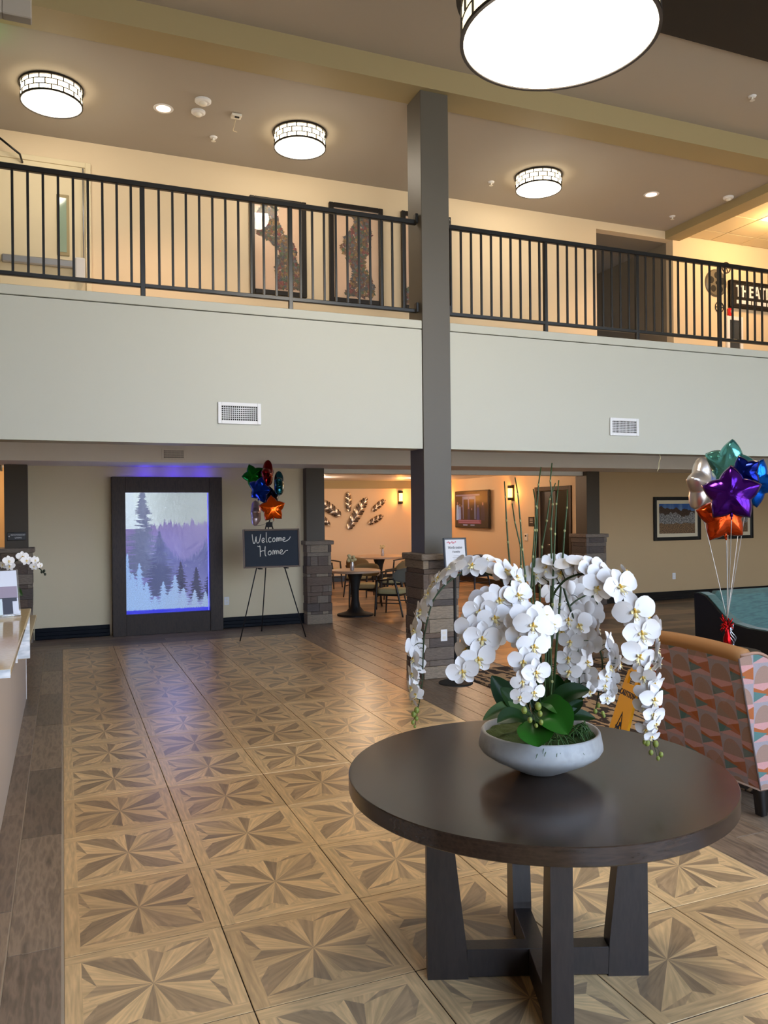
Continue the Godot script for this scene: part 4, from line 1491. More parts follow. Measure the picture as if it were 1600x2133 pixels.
# ---------------------------------------------------------------- dining room
func make_chair(label: String, fabric: Color) -> Node3D:
	var t := thing("dining_chair", label, "chair", Vector3.ZERO, 0.0, "upholstered dining room chairs")
	var fm := mat(fabric, 0.9)
	var s := st()
	# seat cushion
	var rows := []
	for i in 5:
		var y: float = [0.40, 0.425, 0.465, 0.485, 0.49][i]
		var k: float = [0.94, 1.0, 1.0, 0.93, 0.0][i]
		var ring := []
		for j in 28:
			var a := TAU * j / 28
			ring.append(Vector3(signf(cos(a)) * pow(absf(cos(a)), 0.45) * 0.255 * k, y, signf(sin(a)) * pow(absf(sin(a)), 0.45) * 0.245 * k + 0.01))
		rows.append(ring)
	sheet(s, rows, 1, true)
	obj("seat", s, mat(Color(0.62, 0.58, 0.42), 0.85), t)
	# wrapped backrest
	s = st()
	rows = []
	for side in 2:
		for i in 7:
			var v := i / 6.0
			var ring := []
			for j in 17:
				var u := j / 16.0 * 2 - 1
				var a := u * 1.15
				var top := 0.86 - 0.10 * u * u * u * u
				var low := 0.60 + 0.05 * u * u
				var y := lerpf(low, top, v if side == 0 else 1.0 - v)
				var r := 0.285 - (0.0 if side == 0 else 0.035 * sin(PI * clampf(0.05 + 0.9 * v, 0, 1))) + 0.03 * (y - 0.6)
				ring.append(Vector3(sin(a) * r, y, 0.02 - cos(a) * r * 0.98))
			rows.append(ring)
	rows.append(rows[0])
	sheet(s, rows, 1)
	obj("backrest", s, fm, t)
	for sx in [-1.0, 1.0]:
		s = st()
		tube(s, smooth([Vector3(sx * 0.27, 0.0, 0.25), Vector3(sx * 0.262, 0.4, 0.225), Vector3(sx * 0.265, 0.64, 0.20)], 4), [0.014, 0.016, 0.018, 0.020, 0.021, 0.022, 0.022, 0.020, 0.018], 8)
		obj("leg", s, M.darkchair, t)
		s = st()
		tube(s, smooth([Vector3(sx * 0.265, 0.0, -0.29), Vector3(sx * 0.245, 0.42, -0.19), Vector3(sx * 0.245, 0.66, -0.12)], 4), [0.014, 0.016, 0.018, 0.020, 0.021, 0.022, 0.022, 0.020, 0.018], 8)
		obj("leg", s, M.darkchair, t)
		s = st()
		tube(s, smooth([Vector3(sx * 0.265, 0.635, 0.22), Vector3(sx * 0.285, 0.66, 0.05), Vector3(sx * 0.26, 0.68, -0.12)], 4), 0.017, 8)
		obj("armrest", s, M.darkchair, t)
		s = st()
		tube(s, [Vector3(sx * 0.264, 0.24, 0.235), Vector3(sx * 0.254, 0.24, -0.235)], 0.011, 6)
		obj("stretcher", s, M.darkchair, t)
	s = st()
	bx(s, 0, 0.385, 0.0, 0.50, 0.04, 0.44, 0.01)
	obj("seat_frame", s, M.darkchair, t)
	return t

func make_table(label: String, at: Vector3, r: float) -> void:
	var t := thing("dining_table", label, "table", at, 0.0, "round dining tables")
	var s := st()
	lathe(s, [Vector2(0, 0.745), Vector2(r - 0.01, 0.745), Vector2(r, 0.735), Vector2(r, 0.712), Vector2(r - 0.012, 0.705), Vector2(0, 0.705)], 56, Transform3D.IDENTITY, true)
	obj("tabletop", s, mat(Color(0.66, 0.55, 0.45), 0.3), t)
	s = st()
	var prof := [Vector2(0.30, 0.0), Vector2(0.30, 0.02), Vector2(0.26, 0.032), Vector2(0.15, 0.06), Vector2(0.085, 0.14), Vector2(0.062, 0.26), Vector2(0.062, 0.40), Vector2(0.085, 0.55), Vector2(0.125, 0.67), Vector2(0.135, 0.705)]
	lathe(s, prof, 36)
	obj("pedestal", s, M.blackmatt, t)

func bud_vase(at: Vector3, label: String, k: float) -> void:
	var t := thing("bud_vase", label, "vase", at)
	var s := st()
	lathe(s, [Vector2(0.028, 0), Vector2(0.034, 0.01), Vector2(0.034, 0.10), Vector2(0.026, 0.125), Vector2(0.026, 0.15)], 20)
	obj("vase", s, mat(Color(0.74, 0.72, 0.72), 0.2, 0.4), t)
	s = st()
	var r := RandomNumberGenerator.new()
	r.seed = int(k * 10)
	for i in 9:
		var c := Vector3(r.randf_range(-0.05, 0.05) * k, 0.19 + r.randf_range(-0.03, 0.04) * k, r.randf_range(-0.05, 0.05) * k)
		ball(s, c, 0.026 * k, 0.8, 8)
	obj("blossoms", s, mat(Color(0.80, 0.76, 0.58), 0.8), t)
	s = st()
	for i in 4:
		tube(s, [Vector3(0, 0.12, 0), Vector3(cos(i * 1.6) * 0.03, 0.18, sin(i * 1.6) * 0.03)], 0.003, 5)
	obj("stems", s, mat(Color(0.25, 0.33, 0.14), 0.7), t)

func dining_room() -> void:
	make_table("round dining table nearest the stone pier, with a fuller bud vase", P(4.45, 0, 12.32), 0.42)
	make_table("round dining table farther back by the feather wall", P(6.32, 0, 15.95), 0.62)
	bud_vase(P(4.36, 0.745, 12.20), "bud vase with cream flowers on the near dining table", 1.3)
	bud_vase(P(6.36, 0.745, 15.85), "slim bud vase on the far dining table", 0.8)
	var chairs := [
		[4.95, 13.16, -0.585, "olive dining chair beyond the near table, its seat towards the lobby", Color(0.44, 0.36, 0.22)],
		[5.02, 12.07, -2.34, "grey backed dining chair right of the near table, beside the tall column", Color(0.32, 0.31, 0.28)],
		[5.78, 13.85, -2.1, "olive dining chair with a slanting back seen above the grey backed chair", Color(0.46, 0.38, 0.25)],
		[5.52, 15.05, 2.467, "olive dining chair showing its rounded rear, just left of the far table's pedestal", Color(0.42, 0.33, 0.20)],
		[5.50, 16.95, 0.85, "tan dining chair at the left of the far table, closest to the left stone pier", Color(0.56, 0.44, 0.29)],
		[7.22, 16.6, -1.57, "tan dining chair right of the far table beneath the wall sconce", Color(0.52, 0.42, 0.29)],
	]
	for q in chairs:
		var c := make_chair(q[3], q[4])
		c.position = P(q[0], 0, q[1])
		c.rotation.y = q[2]
		c.scale = Vector3.ONE * 0.9
	var navy := make_chair("navy blue dining chair by the peach wall under the television", Color(0.10, 0.14, 0.22))
	navy.position = P(7.95, 0, 14.7)
	navy.rotation.y = -1.3
	navy.scale = Vector3.ONE * 0.9
	for p in navy.get_children():
		p.material_override = mat(Color(0.09, 0.13, 0.20), 0.5)
	# metal feathers on the back wall
	feather(P(6.715, 1.665, 18.36), 0.93, 0.235, -0.575, "largest metal feather on the dining wall, slanting up to the right", 13)
	feather(P(6.475, 1.945, 18.36), 0.50, 0.155, 0.03, "upright small metal feather at the top of the feather group", 10)
	feather(P(7.27, 1.855, 18.36), 0.46, 0.15, -0.90, "small slanted metal feather nearest the wall sconce", 10)
	feather(P(7.19, 1.50, 18.36), 0.45, 0.15, -1.10, "low small metal feather right of the largest one", 10)
	feather(P(5.98, 1.80, 18.36), 0.70, 0.235, 0.98, "large metal feather partly behind the stone pier's column", 12)
	feather(P(5.86, 1.50, 18.36), 0.36, 0.15, 0.8, "metal feather tip low beside the column shaft", 9)
	sconce(P(7.86, 2.05, 18.4), Basis.IDENTITY, "lit cylinder sconce on the dining room back wall")
	sconce(P(9.0, 2.07, 14.85), Basis(Vector3.UP, -PI / 2), "lit cylinder sconce on the side wall right of the television")
	sconce(P(9.0, 2.07, 17.95), Basis(Vector3.UP, -PI / 2), "lit cylinder sconce hidden by the column left of the television")
	for q in [[5.2, 13.8, "over the near table"], [7.4, 13.8, "opposite the servery doorway"], [5.2, 16.6, "left of the far table"], [7.6, 16.6, "between the far table and the television"]]:
		var dl := thing("dining_downlight", "recessed downlight in the dining room ceiling " + q[2], "ceiling light", P(q[0], 2.46, q[1]), 0.0, "dining room downlights")
		var s0 := st()
		lathe(s0, [Vector2(0.075, -0.004), Vector2(0.10, -0.006), Vector2(0.105, 0.0)], 24)
		obj("trim_ring", s0, M.white, dl)
		s0 = st()
		lathe(s0, [Vector2(0, -0.002), Vector2(0.076, -0.003)], 24)
		obj("lamp_face", s0, glow(Color(1.0, 0.75, 0.5), 5.0), dl)
		omni("lamp_glow", Vector3(0, -0.12, 0), Color(1.0, 0.85, 0.70), 0.98, 0.08, dl)
	var sl := thing("recessed_downlight", "added unseen downlight warming the side room beyond the left pier", "ceiling light", P(-1.6, 2.46, 13.0))  # out of view, added so the side room looks warmly lit
	var s1 := st()
	lathe(s1, [Vector2(0.075, -0.004), Vector2(0.10, -0.006), Vector2(0.105, 0.0)], 24)
	obj("trim_ring", s1, M.white, sl)
	s1 = st()
	lathe(s1, [Vector2(0, -0.002), Vector2(0.076, -0.003)], 24)
	obj("lamp_face", s1, glow(Color(1.0, 0.75, 0.5), 5.0), sl)
	omni("lamp_glow", Vector3(0, -0.12, 0), Color(1.0, 0.78, 0.5), 1.0, 0.08, sl)
	var sv := thing("recessed_downlight", "added unseen downlight brightening the servery beyond the dark doorway", "ceiling light", P(10.0, 2.45, 13.1))  # invented fixture, lifts the dark servery interior; never in view
	s1 = st()
	lathe(s1, [Vector2(0.075, -0.004), Vector2(0.10, -0.006), Vector2(0.105, 0.0)], 24)
	obj("trim_ring", s1, M.white, sv)
	s1 = st()
	lathe(s1, [Vector2(0, -0.002), Vector2(0.076, -0.003)], 24)
	obj("lamp_face", s1, glow(Color(1.0, 0.85, 0.65), 3.0), sv)
	omni("lamp_glow", Vector3(0, -0.12, 0), Color(1.0, 0.86, 0.66), 0.5, 0.08, sv)
	# television on the side wall
	var tv := thing("television", "wall television showing a news picture on the dining room side wall", "television", P(8.93, 1.73, 16.58))
	tv.basis = Basis(Vector3.UP, -PI / 2 - 0.02)
	var s := st()
	bx(s, 0, 0, 0.0, 1.72, 0.88, 0.06, 0.012)
	obj("housing", s, M.black, tv)
	screen_quad("screen", 1.66, 0.82, 0.032, news_image(), tv, 0.55, 0.15)
	s = st()
	bx(s, 0, 0, -0.045, 0.4, 0.3, 0.05)
	obj("wall_mount", s, M.black, tv)
	# doorway to the servery
	s = st()
	span(s, 8.975, 9.02, 0, 2.16, 12.72, 12.80, 0.004)
	span(s, 8.975, 9.02, 0, 2.16, 13.90, 13.98, 0.004)
	span(s, 8.975, 9.02, 2.08, 2.16, 12.80, 13.90, 0.004)
	var dr := struct("door_2", s, M.darkframe, "dark framed doorway to the servery beside the right pier")
	s = st()
	span(s, 9.06, 9.10, 0.01, 2.07, 13.35, 13.90, 0.004)
	obj("door_leaf", s, M.espresso_leg, dr)
	s = st()
	tube(s, [P(9.05, 1.0, 13.42), P(9.0, 1.0, 13.42), P(9.0, 1.0, 13.54)], 0.011, 8)
	obj("door_handle", s, M.chrome, dr)
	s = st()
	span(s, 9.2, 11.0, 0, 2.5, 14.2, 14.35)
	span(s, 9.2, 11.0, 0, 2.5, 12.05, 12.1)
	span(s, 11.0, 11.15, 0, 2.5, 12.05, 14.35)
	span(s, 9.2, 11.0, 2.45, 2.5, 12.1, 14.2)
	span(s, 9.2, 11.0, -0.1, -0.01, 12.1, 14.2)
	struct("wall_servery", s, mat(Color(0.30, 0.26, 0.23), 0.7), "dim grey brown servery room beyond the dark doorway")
	s = st()
	span(s, 10.3, 10.98, 0, 0.86, 12.12, 14.18, 0.004)
	var ct := st()
	span(ct, 10.26, 10.98, 0.86, 0.90, 12.12, 14.18, 0.006)
	var cab := thing("servery_counter", "dark servery counter with a greenish top seen through the doorway", "counter", Vector3.ZERO)
	obj("cabinet", s, M.espresso_leg, cab)
	obj("worktop", ct, mat(Color(0.42, 0.45, 0.34), 0.3), cab)
	var jar := thing("glass_jar", "clear jar on the servery counter seen through the doorway", "jar", P(10.5, 0.90, 13.05))
	s = st()
	lathe(s, [Vector2(0, 0), Vector2(0.10, 0), Vector2(0.12, 0.04), Vector2(0.12, 0.15), Vector2(0.09, 0.19)], 24)
	obj("body", s, mat(Color(0.72, 0.74, 0.68), 0.15), jar)
	s = st()
	lathe(s, [Vector2(0.095, 0.19), Vector2(0.095, 0.21), Vector2(0.02, 0.23), Vector2(0.02, 0.25), Vector2(0, 0.255)], 20)
	obj("lid", s, M.steel, jar)
	# room sign and thermostat
	var rs := thing("room_sign", "small dark room sign left of the servery doorway", "sign", P(9.0, 1.46, 14.13))
	rs.basis = Basis(Vector3.UP, -PI / 2)
	s = st()
	bx(s, 0, 0, 0.008, 0.2, 0.2, 0.016, 0.003)
	obj("plate", s, mat(Color(0.12, 0.09, 0.08), 0.4), rs)
	s = st()
	for k in 3:
		bx(s, 0.01, 0.05 - k * 0.035, 0.017, 0.11, 0.012, 0.002)
	obj("raised_lines", s, M.offwhite, rs)
	var th := thing("thermostat", "white wall control plate below the room sign", "thermostat", P(9.0, 1.13, 14.33))
	th.basis = Basis(Vector3.UP, -PI / 2)
	s = st()
	bx(s, 0, 0, 0.012, 0.11, 0.15, 0.024, 0.006)
	obj("housing", s, M.offwhite, th)
	s = st()
	bx(s, 0, 0.03, 0.025, 0.05, 0.035, 0.003, 0.001)
	obj("display", s, M.bronze, th)

func feather(at: Vector3, length: float, width: float, turn: float, label: String, n: int) -> void:
	var t := thing("metal_feather", label, "wall decor", at)
	t.rotation.z = turn
	var pewter := mat(Color(0.30, 0.25, 0.21), 0.4, 0.5)
	var pale := mat(Color(0.80, 0.74, 0.66), 0.3, 0.7)
	var s := st()
	tube(s, smooth([Vector3(-0.01, -length / 2, 0.015), Vector3(0.004, 0, 0.04), Vector3(0, length / 2, 0.015)], 5), 0.010 * width / 0.2, 6)
	obj("spine", s, pale, t)
	for i in n:
		var v := (i + 0.5) / n
		var half := width / 2 * (0.45 + 0.62 * sin(PI * clampf(v * 0.85 + 0.12, 0.0, 1.0)))
		if i == n - 1:
			half *= 0.6
		for sx in [-1.0, 1.0]:
			s = st()
			var y := -length / 2 + length * v * 0.96
			var th := length / n * 1.0
			var x1: float = sx * half
			var up := half * 0.55
			s.set_smooth_group(1)
			var rows := []
			for k in 5:
				var f := k / 4.0
				var z := 0.04 - 0.025 * f + 0.012 * sin(PI * f)
				var taper := 1.0 - 0.35 * f * f
				rows.append([Vector3(x1 * f, y + up * f - th * 0.5 * taper, z - 0.002), Vector3(x1 * f, y + up * f, z + 0.002), Vector3(x1 * f, y + up * f + th * 0.5 * taper, z - 0.002)])
			sheet(s, rows, 1)
			obj("barb", s, pale if (i + (1 if sx > 0 else 0)) % 3 == 0 else pewter, t)

func sconce(at: Vector3, b: Basis, label: String) -> void:
	var t := thing("wall_sconce", label, "wall lamp", at)
	t.basis = b
	var s := st()
	bx(s, 0, 0, 0.012, 0.10, 0.34, 0.024, 0.004)
	obj("back_plate", s, M.bronze, t)
	for y in [-0.13, 0.13]:
		s = st()
		lathe(s, [Vector2(0, y - 0.03), Vector2(0.055, y - 0.03), Vector2(0.055, y + 0.03), Vector2(0, y + 0.03)], 20, Transform3D(Basis.IDENTITY, Vector3(0, 0, 0.075)), true)
		bx(s, 0, y, 0.04, 0.03, 0.03, 0.06)
		obj("end_cap", s, M.bronze, t)
	s = st()
	lathe(s, [Vector2(0.048, -0.10), Vector2(0.048, 0.10)], 20, Transform3D(Basis.IDENTITY, Vector3(0, 0, 0.075)))
	obj("lit_cylinder", s, glow(Color(1.0, 0.68, 0.30), 7.0), t)
	omni("sconce_light", Vector3(0, 0.0, 0.075), Color(1.0, 0.64, 0.30), 0.55, 0.04, t)

# ---------------------------------------------------------------- reception counter
func reception() -> void:
	var t := thing("reception_counter", "tall reception counter with a polished beige stone top and grey front", "counter", P(-0.6, 0, 5.8))
	var L := func(x: float, y: float, z: float) -> Vector3: return P(x + 0.6, y, z - 5.8)
	var slab := func(x0: float, x1: float, y0: float, y1: float, z0: float, z1: float, b: float) -> SurfaceTool:
		var s := st()
		box(s, Vector3(x1 - x0, y1 - y0, z1 - z0), Transform3D(Basis.IDENTITY, L.call((x0 + x1) / 2, (y0 + y1) / 2, (z0 + z1) / 2)), b)
		return s
	obj("front_panel", slab.call(-0.36, -0.326, 0.0, 1.04, 2.2, 5.86, 0.002), mat(Color(0.72, 0.67, 0.62), 0.5), t)
	obj("low_front_panel", slab.call(-0.36, -0.326, 0.0, 0.725, 5.86, 8.07, 0.002), mat(Color(0.72, 0.67, 0.62), 0.5), t)
	obj("body", slab.call(-1.0, -0.36, 0.0, 0.72, 2.2, 8.07, 0.0), mat(Color(0.55, 0.51, 0.47), 0.6), t)
	obj("worktop_tall", slab.call(-0.92, -0.203, 1.04, 1.07, 3.60, 5.88, 0.004), M.quartz, t)
	obj("worktop_edge", slab.call(-0.92, -0.2035, 1.035, 1.069, 3.592, 3.602, 0.001), M.marble, t)
	obj("end_slab", slab.call(-0.92, -0.212, 0.735, 1.04, 5.862, 5.892, 0.002), M.marble, t)
	obj("worktop_low", slab.call(-1.0, -0.233, 0.725, 0.765, 5.90, 8.12, 0.004), M.quartz, t)
	obj("corner_trim", slab.call(-0.332, -0.322, 0.0, 0.725, 8.06, 8.075, 0.001), M.white, t)
	obj("edge_strip", slab.call(-0.300, -0.286, 0.715, 0.765, 5.835, 5.85, 0.001), M.white, t)
	# brochure stand
	var b := thing("brochure_stand", "clear brochure stand holding pale leaflets on the reception counter", "brochure stand", P(-0.37, 1.07, 5.42), 0.25)
	var tilt := Basis(Vector3.RIGHT, -0.28)
	var s := st()
	box(s, Vector3(0.24, 0.29, 0.005), Transform3D(tilt, Vector3(0, 0.15, 0.0)), 0.001)
	bx(s, 0, 0.004, -0.02, 0.24, 0.008, 0.14, 0.001)
	obj("acrylic_back", s, M.glass, b)
	s = st()
	box(s, Vector3(0.216, 0.275, 0.006), Transform3D(tilt, Vector3(0, 0.152, 0.008)))
	obj("leaflet", s, mat(Color(0.80, 0.82, 0.88), 0.5), b)
	var pic := st()
	box(pic, Vector3(0.21, 0.075, 0.002), Transform3D(tilt, Vector3(0, 0.152, 0.008) + tilt * Vector3(0, 0.0, 0.004)))
	obj("printed_photo", pic, mat(Color(0.55, 0.50, 0.58), 0.5), b)
	s = st()
	box(s, Vector3(0.20, 0.022, 0.002), Transform3D(tilt, Vector3(0, 0.152, 0.008) + tilt * Vector3(0, -0.045, 0.005)))
	box(s, Vector3(0.055, 0.10, 0.002), Transform3D(tilt, Vector3(0, 0.152, 0.008) + tilt * Vector3(0.045, -0.085, 0.012)))
	obj("dark_print", s, mat(Color(0.13, 0.14, 0.22), 0.5), b)
	s = st()
	box(s, Vector3(0.09, 0.10, 0.003), Transform3D(tilt, Vector3(0, 0.152, 0.008) + tilt * Vector3(-0.03, -0.09, 0.014)))
	obj("card", s, mat(Color(0.78, 0.84, 0.88), 0.5), b)
	# small orchid
	var o := thing("potted_orchid", "small white orchid in a pot on the reception counter", "orchid", P(-0.36, 1.07, 5.72))
	s = st()
	lathe(s, [Vector2(0, 0), Vector2(0.055, 0), Vector2(0.07, 0.09), Vector2(0.066, 0.09), Vector2(0.06, 0.075), Vector2(0, 0.075)], 28)
	obj("pot", s, mat(Color(0.70, 0.72, 0.70), 0.4), o)
	var stem := [Vector3(0, 0.07, 0), Vector3(0.012, 0.16, 0), Vector3(0.03, 0.27, 0), Vector3(0.08, 0.335, 0.01), Vector3(0.16, 0.325, 0.02), Vector3(0.21, 0.285, 0.03), Vector3(0.25, 0.24, 0.03)]
	s = st()
	tube(s, smooth(stem), 0.004, 6)
	for q in [[0.23, 0.255], [0.25, 0.24], [0.245, 0.262]]:
		ball(s, Vector3(q[0], q[1], 0.035), 0.008, 1.3, 8)
	obj("stem", s, mat(Color(0.10, 0.13, 0.06), 0.6), o)
	for q in [[0.04, 0.30, 0.03, -0.3, 0.9], [0.035, 0.335, 0.045, 0.5, 1.0], [0.0, 0.31, 0.02, -0.8, 0.8], [0.115, 0.36, 0.03, 0.2, 1.0], [0.14, 0.335, 0.05, 0.4, 0.95], [0.19, 0.335, 0.04, 0.7, 0.8], [0.185, 0.295, 0.05, -0.2, 0.75], [0.22, 0.30, 0.05, 0.9, 0.6]]:
		mesh_node("flower", flower_mesh(0), null, o, Transform3D(facing(Vector3(q[3], 0.2, 1.0)).scaled(Vector3.ONE * 0.075 * q[4]), Vector3(q[0], q[1], q[2])))
	for q in [[0.12, 0.05, 0.03], [0.02, 0.04, 0.12], [-0.12, 0.06, 0.02], [0.10, 0.02, -0.08]]:
		s = st()
		leaf(s, [Vector3(0, 0.075, 0), Vector3(q[0] * 0.5, 0.10 + q[1], q[2] * 0.5), Vector3(q[0] * 0.95, 0.075 + q[1] * 0.6, q[2])], 0.024)
		obj("leaf", s, mat(Color(0.12, 0.24, 0.06), 0.4), o)

# ---------------------------------------------------------------- lounge chairs and floor sign
func lounge() -> void:
	# printed armchair, back towards the viewer; local +z is its front
	var pm := mat(Color.WHITE, 0.85)
	pm.albedo_texture = tex_of(print_image())
	pm.uv1_triplanar = true
	pm.uv1_scale = Vector3(3.3, 2.35, 3.3)
	var t := thing("printed_armchair", "armchair printed with pink, rust and green arches, its back to the round table", "armchair", P(3.88, 0.013, 3.60), PI / 2)
	var w := 0.76
	var s := st()
	# outer back: leaning panel
	s.set_smooth_group(-1)
	var A := [Vector3(-w / 2, 0.165, -0.41), Vector3(w / 2, 0.165, -0.41), Vector3(w / 2, 0.885, -0.555), Vector3(-w / 2, 0.885, -0.555)]
	var B := [Vector3(-w / 2 + 0.03, 0.165, -0.27), Vector3(w / 2 - 0.03, 0.165, -0.27), Vector3(w / 2 - 0.03, 0.885, -0.43), Vector3(-w / 2 + 0.03, 0.885, -0.43)]
	quad(s, A[0], A[1], A[2], A[3], Vector3(0, 0, -1))
	quad(s, B[0], B[1], B[2], B[3], Vector3(0, 0, 1))
	for i in 4:
		var j := (i + 1) % 4
		var mid: Vector3 = (A[i] + A[j]) / 2 - Vector3(0, 0.5, -0.48)
		quad(s, A[i], A[j], B[j], B[i], mid)
	obj("back_panel", s, pm, t)
	for sx in [-1.0, 1.0]:
		s = st()
		var prof := PackedVector2Array([Vector2(-0.405, 0.165), Vector2(-0.55, 0.885), Vector2(-0.50, 0.905), Vector2(-0.42, 0.90), Vector2(-0.33, 0.86), Vector2(-0.24, 0.79), Vector2(-0.14, 0.71), Vector2(-0.02, 0.655), Vector2(0.15, 0.63), Vector2(0.34, 0.62), Vector2(0.39, 0.58), Vector2(0.40, 0.50), Vector2(0.40, 0.165)])
		prism(s, prof, 0.085, Transform3D(Basis(Vector3(0, 0, 1), Vector3.UP, Vector3(-1, 0, 0)), Vector3(sx * (w / 2 - 0.04), 0, 0)))
		obj("arm_panel", s, pm, t)
		s = st()
		var pts := []
		for p in [Vector2(-0.545, 0.90), Vector2(-0.42, 0.905), Vector2(-0.33, 0.865), Vector2(-0.24, 0.795), Vector2(-0.14, 0.715), Vector2(-0.02, 0.66), Vector2(0.15, 0.635), Vector2(0.35, 0.62)]:
			pts.append(Vector3(sx * (w / 2), p.y, p.x))
		tube(s, smooth(pts, 3), 0.009, 6)
		obj("piping", s, mat(Color(0.60, 0.46, 0.38), 0.8), t)
		s = st()
		tube(s, [Vector3(sx * (w / 2), 0.168, -0.41), Vector3(sx * (w / 2), 0.885, -0.555)], 0.005, 5)
		obj("seam", s, mat(Color(0.35, 0.29, 0.27), 0.8), t)
		for z in [-0.34, 0.34]:
			s = st()
			lathe(s, [Vector2(0.030, 0), Vector2(0.046, 0.165), Vector2(0, 0.165)], 4, Transform3D(Basis(Vector3.UP, PI / 4), Vector3(sx * (w / 2 - 0.06), 0, z)), true)
			obj("leg", s, M.darkchair, t)
	s = st()
	tube(s, smooth([Vector3(-w / 2, 0.892, -0.515), Vector3(-w / 4, 0.905, -0.52), Vector3(0, 0.908, -0.52), Vector3(w / 4, 0.905, -0.52), Vector3(w / 2, 0.892, -0.515)], 3), 0.046, 12)
	obj("top_roll", s, mat(Color(0.58, 0.40, 0.22), 0.7), t)
	s = st()
	bx(s, 0, 0.25, 0.02, w - 0.16, 0.17, 0.74, 0.02)
	obj("seat_base", s, pm, t)
	s = st()
	bx(s, 0, 0.40, 0.06, w - 0.17, 0.14, 0.66, 0.04)
	obj("seat_cushion", s, pm, t)
	s = st()
	tube(s, [Vector3(-w / 2, 0.165, -0.41), Vector3(w / 2, 0.165, -0.41)], 0.006, 6)
	tube(s, [Vector3(-w / 2, 0.165, -0.41), Vector3(-w / 2, 0.165, 0.40)], 0.006, 6)
	tube(s, [Vector3(w / 2, 0.165, -0.41), Vector3(w / 2, 0.165, 0.40)], 0.006, 6)
	obj("lower_piping", s, mat(Color(0.66, 0.55, 0.48), 0.8), t)
	# teal sofa with a black shell, facing the viewer
	var teal_tex := noise_tex(0.02, [Color(0.10, 0.21, 0.21), Color(0.22, 0.36, 0.34), Color(0.13, 0.26, 0.26)], 4, 256, 9)
	var tm := noisy(teal_tex, Vector3(0.7, 6.0, 6.0), 0.7)
	tm.rim_enabled = true
	tm.rim = 0.5
	var so := thing("lounge_sofa", "teal velvet sofa with a black outer shell and sweeping arms at right", "sofa", P(6.75, 0.013, 5.55))
	var hw := 0.97
	var arm := PackedVector2Array([Vector2(-0.58, 0.10), Vector2(-0.60, 0.85), Vector2(-0.55, 0.855), Vector2(-0.46, 0.835), Vector2(-0.36, 0.76), Vector2(-0.25, 0.67), Vector2(-0.12, 0.605), Vector2(0.05, 0.585), Vector2(0.30, 0.585), Vector2(0.36, 0.56), Vector2(0.38, 0.10)])
	for sx in [-1.0, 1.0]:
		s = st()
		prism(s, arm, 0.03, Transform3D(Basis(Vector3(0, 0, 1), Vector3.UP, Vector3(-1, 0, 0)), Vector3(sx * (hw - 0.015), 0, 0)))
		obj("outer_shell", s, M.black, so)
		s = st()
		var low := PackedVector2Array()
		for p in arm:
			low.append(Vector2(p.x + 0.004, p.y + (0.006 if p.y > 0.5 else 0.0)))
		prism(s, low, 0.10, Transform3D(Basis(Vector3(0, 0, 1), Vector3.UP, Vector3(-1, 0, 0)), Vector3(sx * (hw - 0.08), 0, 0)))
		obj("arm_lining", s, tm, so)
		for z in [-0.5, 0.3]:
			s = st()
			lathe(s, [Vector2(0.02, 0), Vector2(0.03, 0.12), Vector2(0, 0.12)], 12, Transform3D(Basis.IDENTITY, Vector3(sx * (hw - 0.1), 0, z)), true)
			obj("leg", s, M.darkchair, so)
	s = st()
	bx(s, 0, 0.475, -0.59, hw * 2 - 0.06, 0.75, 0.03, 0.004)
	obj("rear_shell", s, M.black, so)
	s = st()
	box(s, Vector3(hw * 2 - 0.26, 0.50, 0.16), Transform3D(Basis(Vector3.RIGHT, -0.12), Vector3(0, 0.625, -0.48)), 0.05)
	obj("back_cushion", s, tm, so)
	s = st()
	bx(s, 0, 0.19, -0.10, hw * 2 - 0.26, 0.18, 0.90, 0.01)
	obj("seat_base", s, M.black, so)
	s = st()
	bx(s, 0, 0.355, -0.05, hw * 2 - 0.27, 0.15, 0.82, 0.045)
	obj("seat_cushion", s, tm, so)
	# yellow caution sign: two hinged boards
	var y := mat(Color(0.92, 0.66, 0.03), 0.4)
	var cs := thing("caution_sign", "yellow folding floor sign lettered CAUTION behind the orchid bowl", "floor sign", P(3.60, 0.0135, 4.36), -0.25)
	for sx in [-1.0, 1.0]:
		# each board leans out along local x, its width runs along local z
		var a := 0.30
		var bz := Basis(Vector3(0, 0, -sx), Vector3(-sx * sin(a), cos(a), 0), Vector3(sx * cos(a), sin(a), 0))
		var xf := Transform3D(bz, Vector3(sx * 0.195, 0.0, 0))
		s = st()
		var prof := PackedVector2Array([Vector2(-0.145, 0), Vector2(-0.105, 0.50), Vector2(-0.085, 0.60), Vector2(-0.05, 0.625), Vector2(-0.055, 0.52), Vector2(0.055, 0.52), Vector2(0.05, 0.625), Vector2(0.085, 0.60), Vector2(0.105, 0.50), Vector2(0.145, 0)])
		prism(s, prof, 0.018, xf)
		box(s, Vector3(0.11, 0.022, 0.018), xf * Transform3D(Basis.IDENTITY, Vector3(0, 0.617, 0)))
		obj("board", s, y, cs)
		lettering("letters", "CAUTION", 0.052, 0.003, M.black, cs, xf * Transform3D(Basis.IDENTITY, Vector3(0, 0.452, 0.010)), true)
		s = st()
		var tri3 := [Vector2(-0.085, 0.10), Vector2(0.085, 0.10), Vector2(0.0, 0.33)]
		for i in 3:
			var p: Vector2 = tri3[i]
			var q: Vector2 = tri3[(i + 1) % 3]
			var pp := PackedVector2Array([p, q, q.lerp(Vector2(0, 0.177), 0.14), p.lerp(Vector2(0, 0.177), 0.14)])
			prism(s, pp, 0.003, xf * Transform3D(Basis.IDENTITY, Vector3(0, 0, 0.010)))
		obj("warning_triangle", s, M.black, cs)
		s = st()
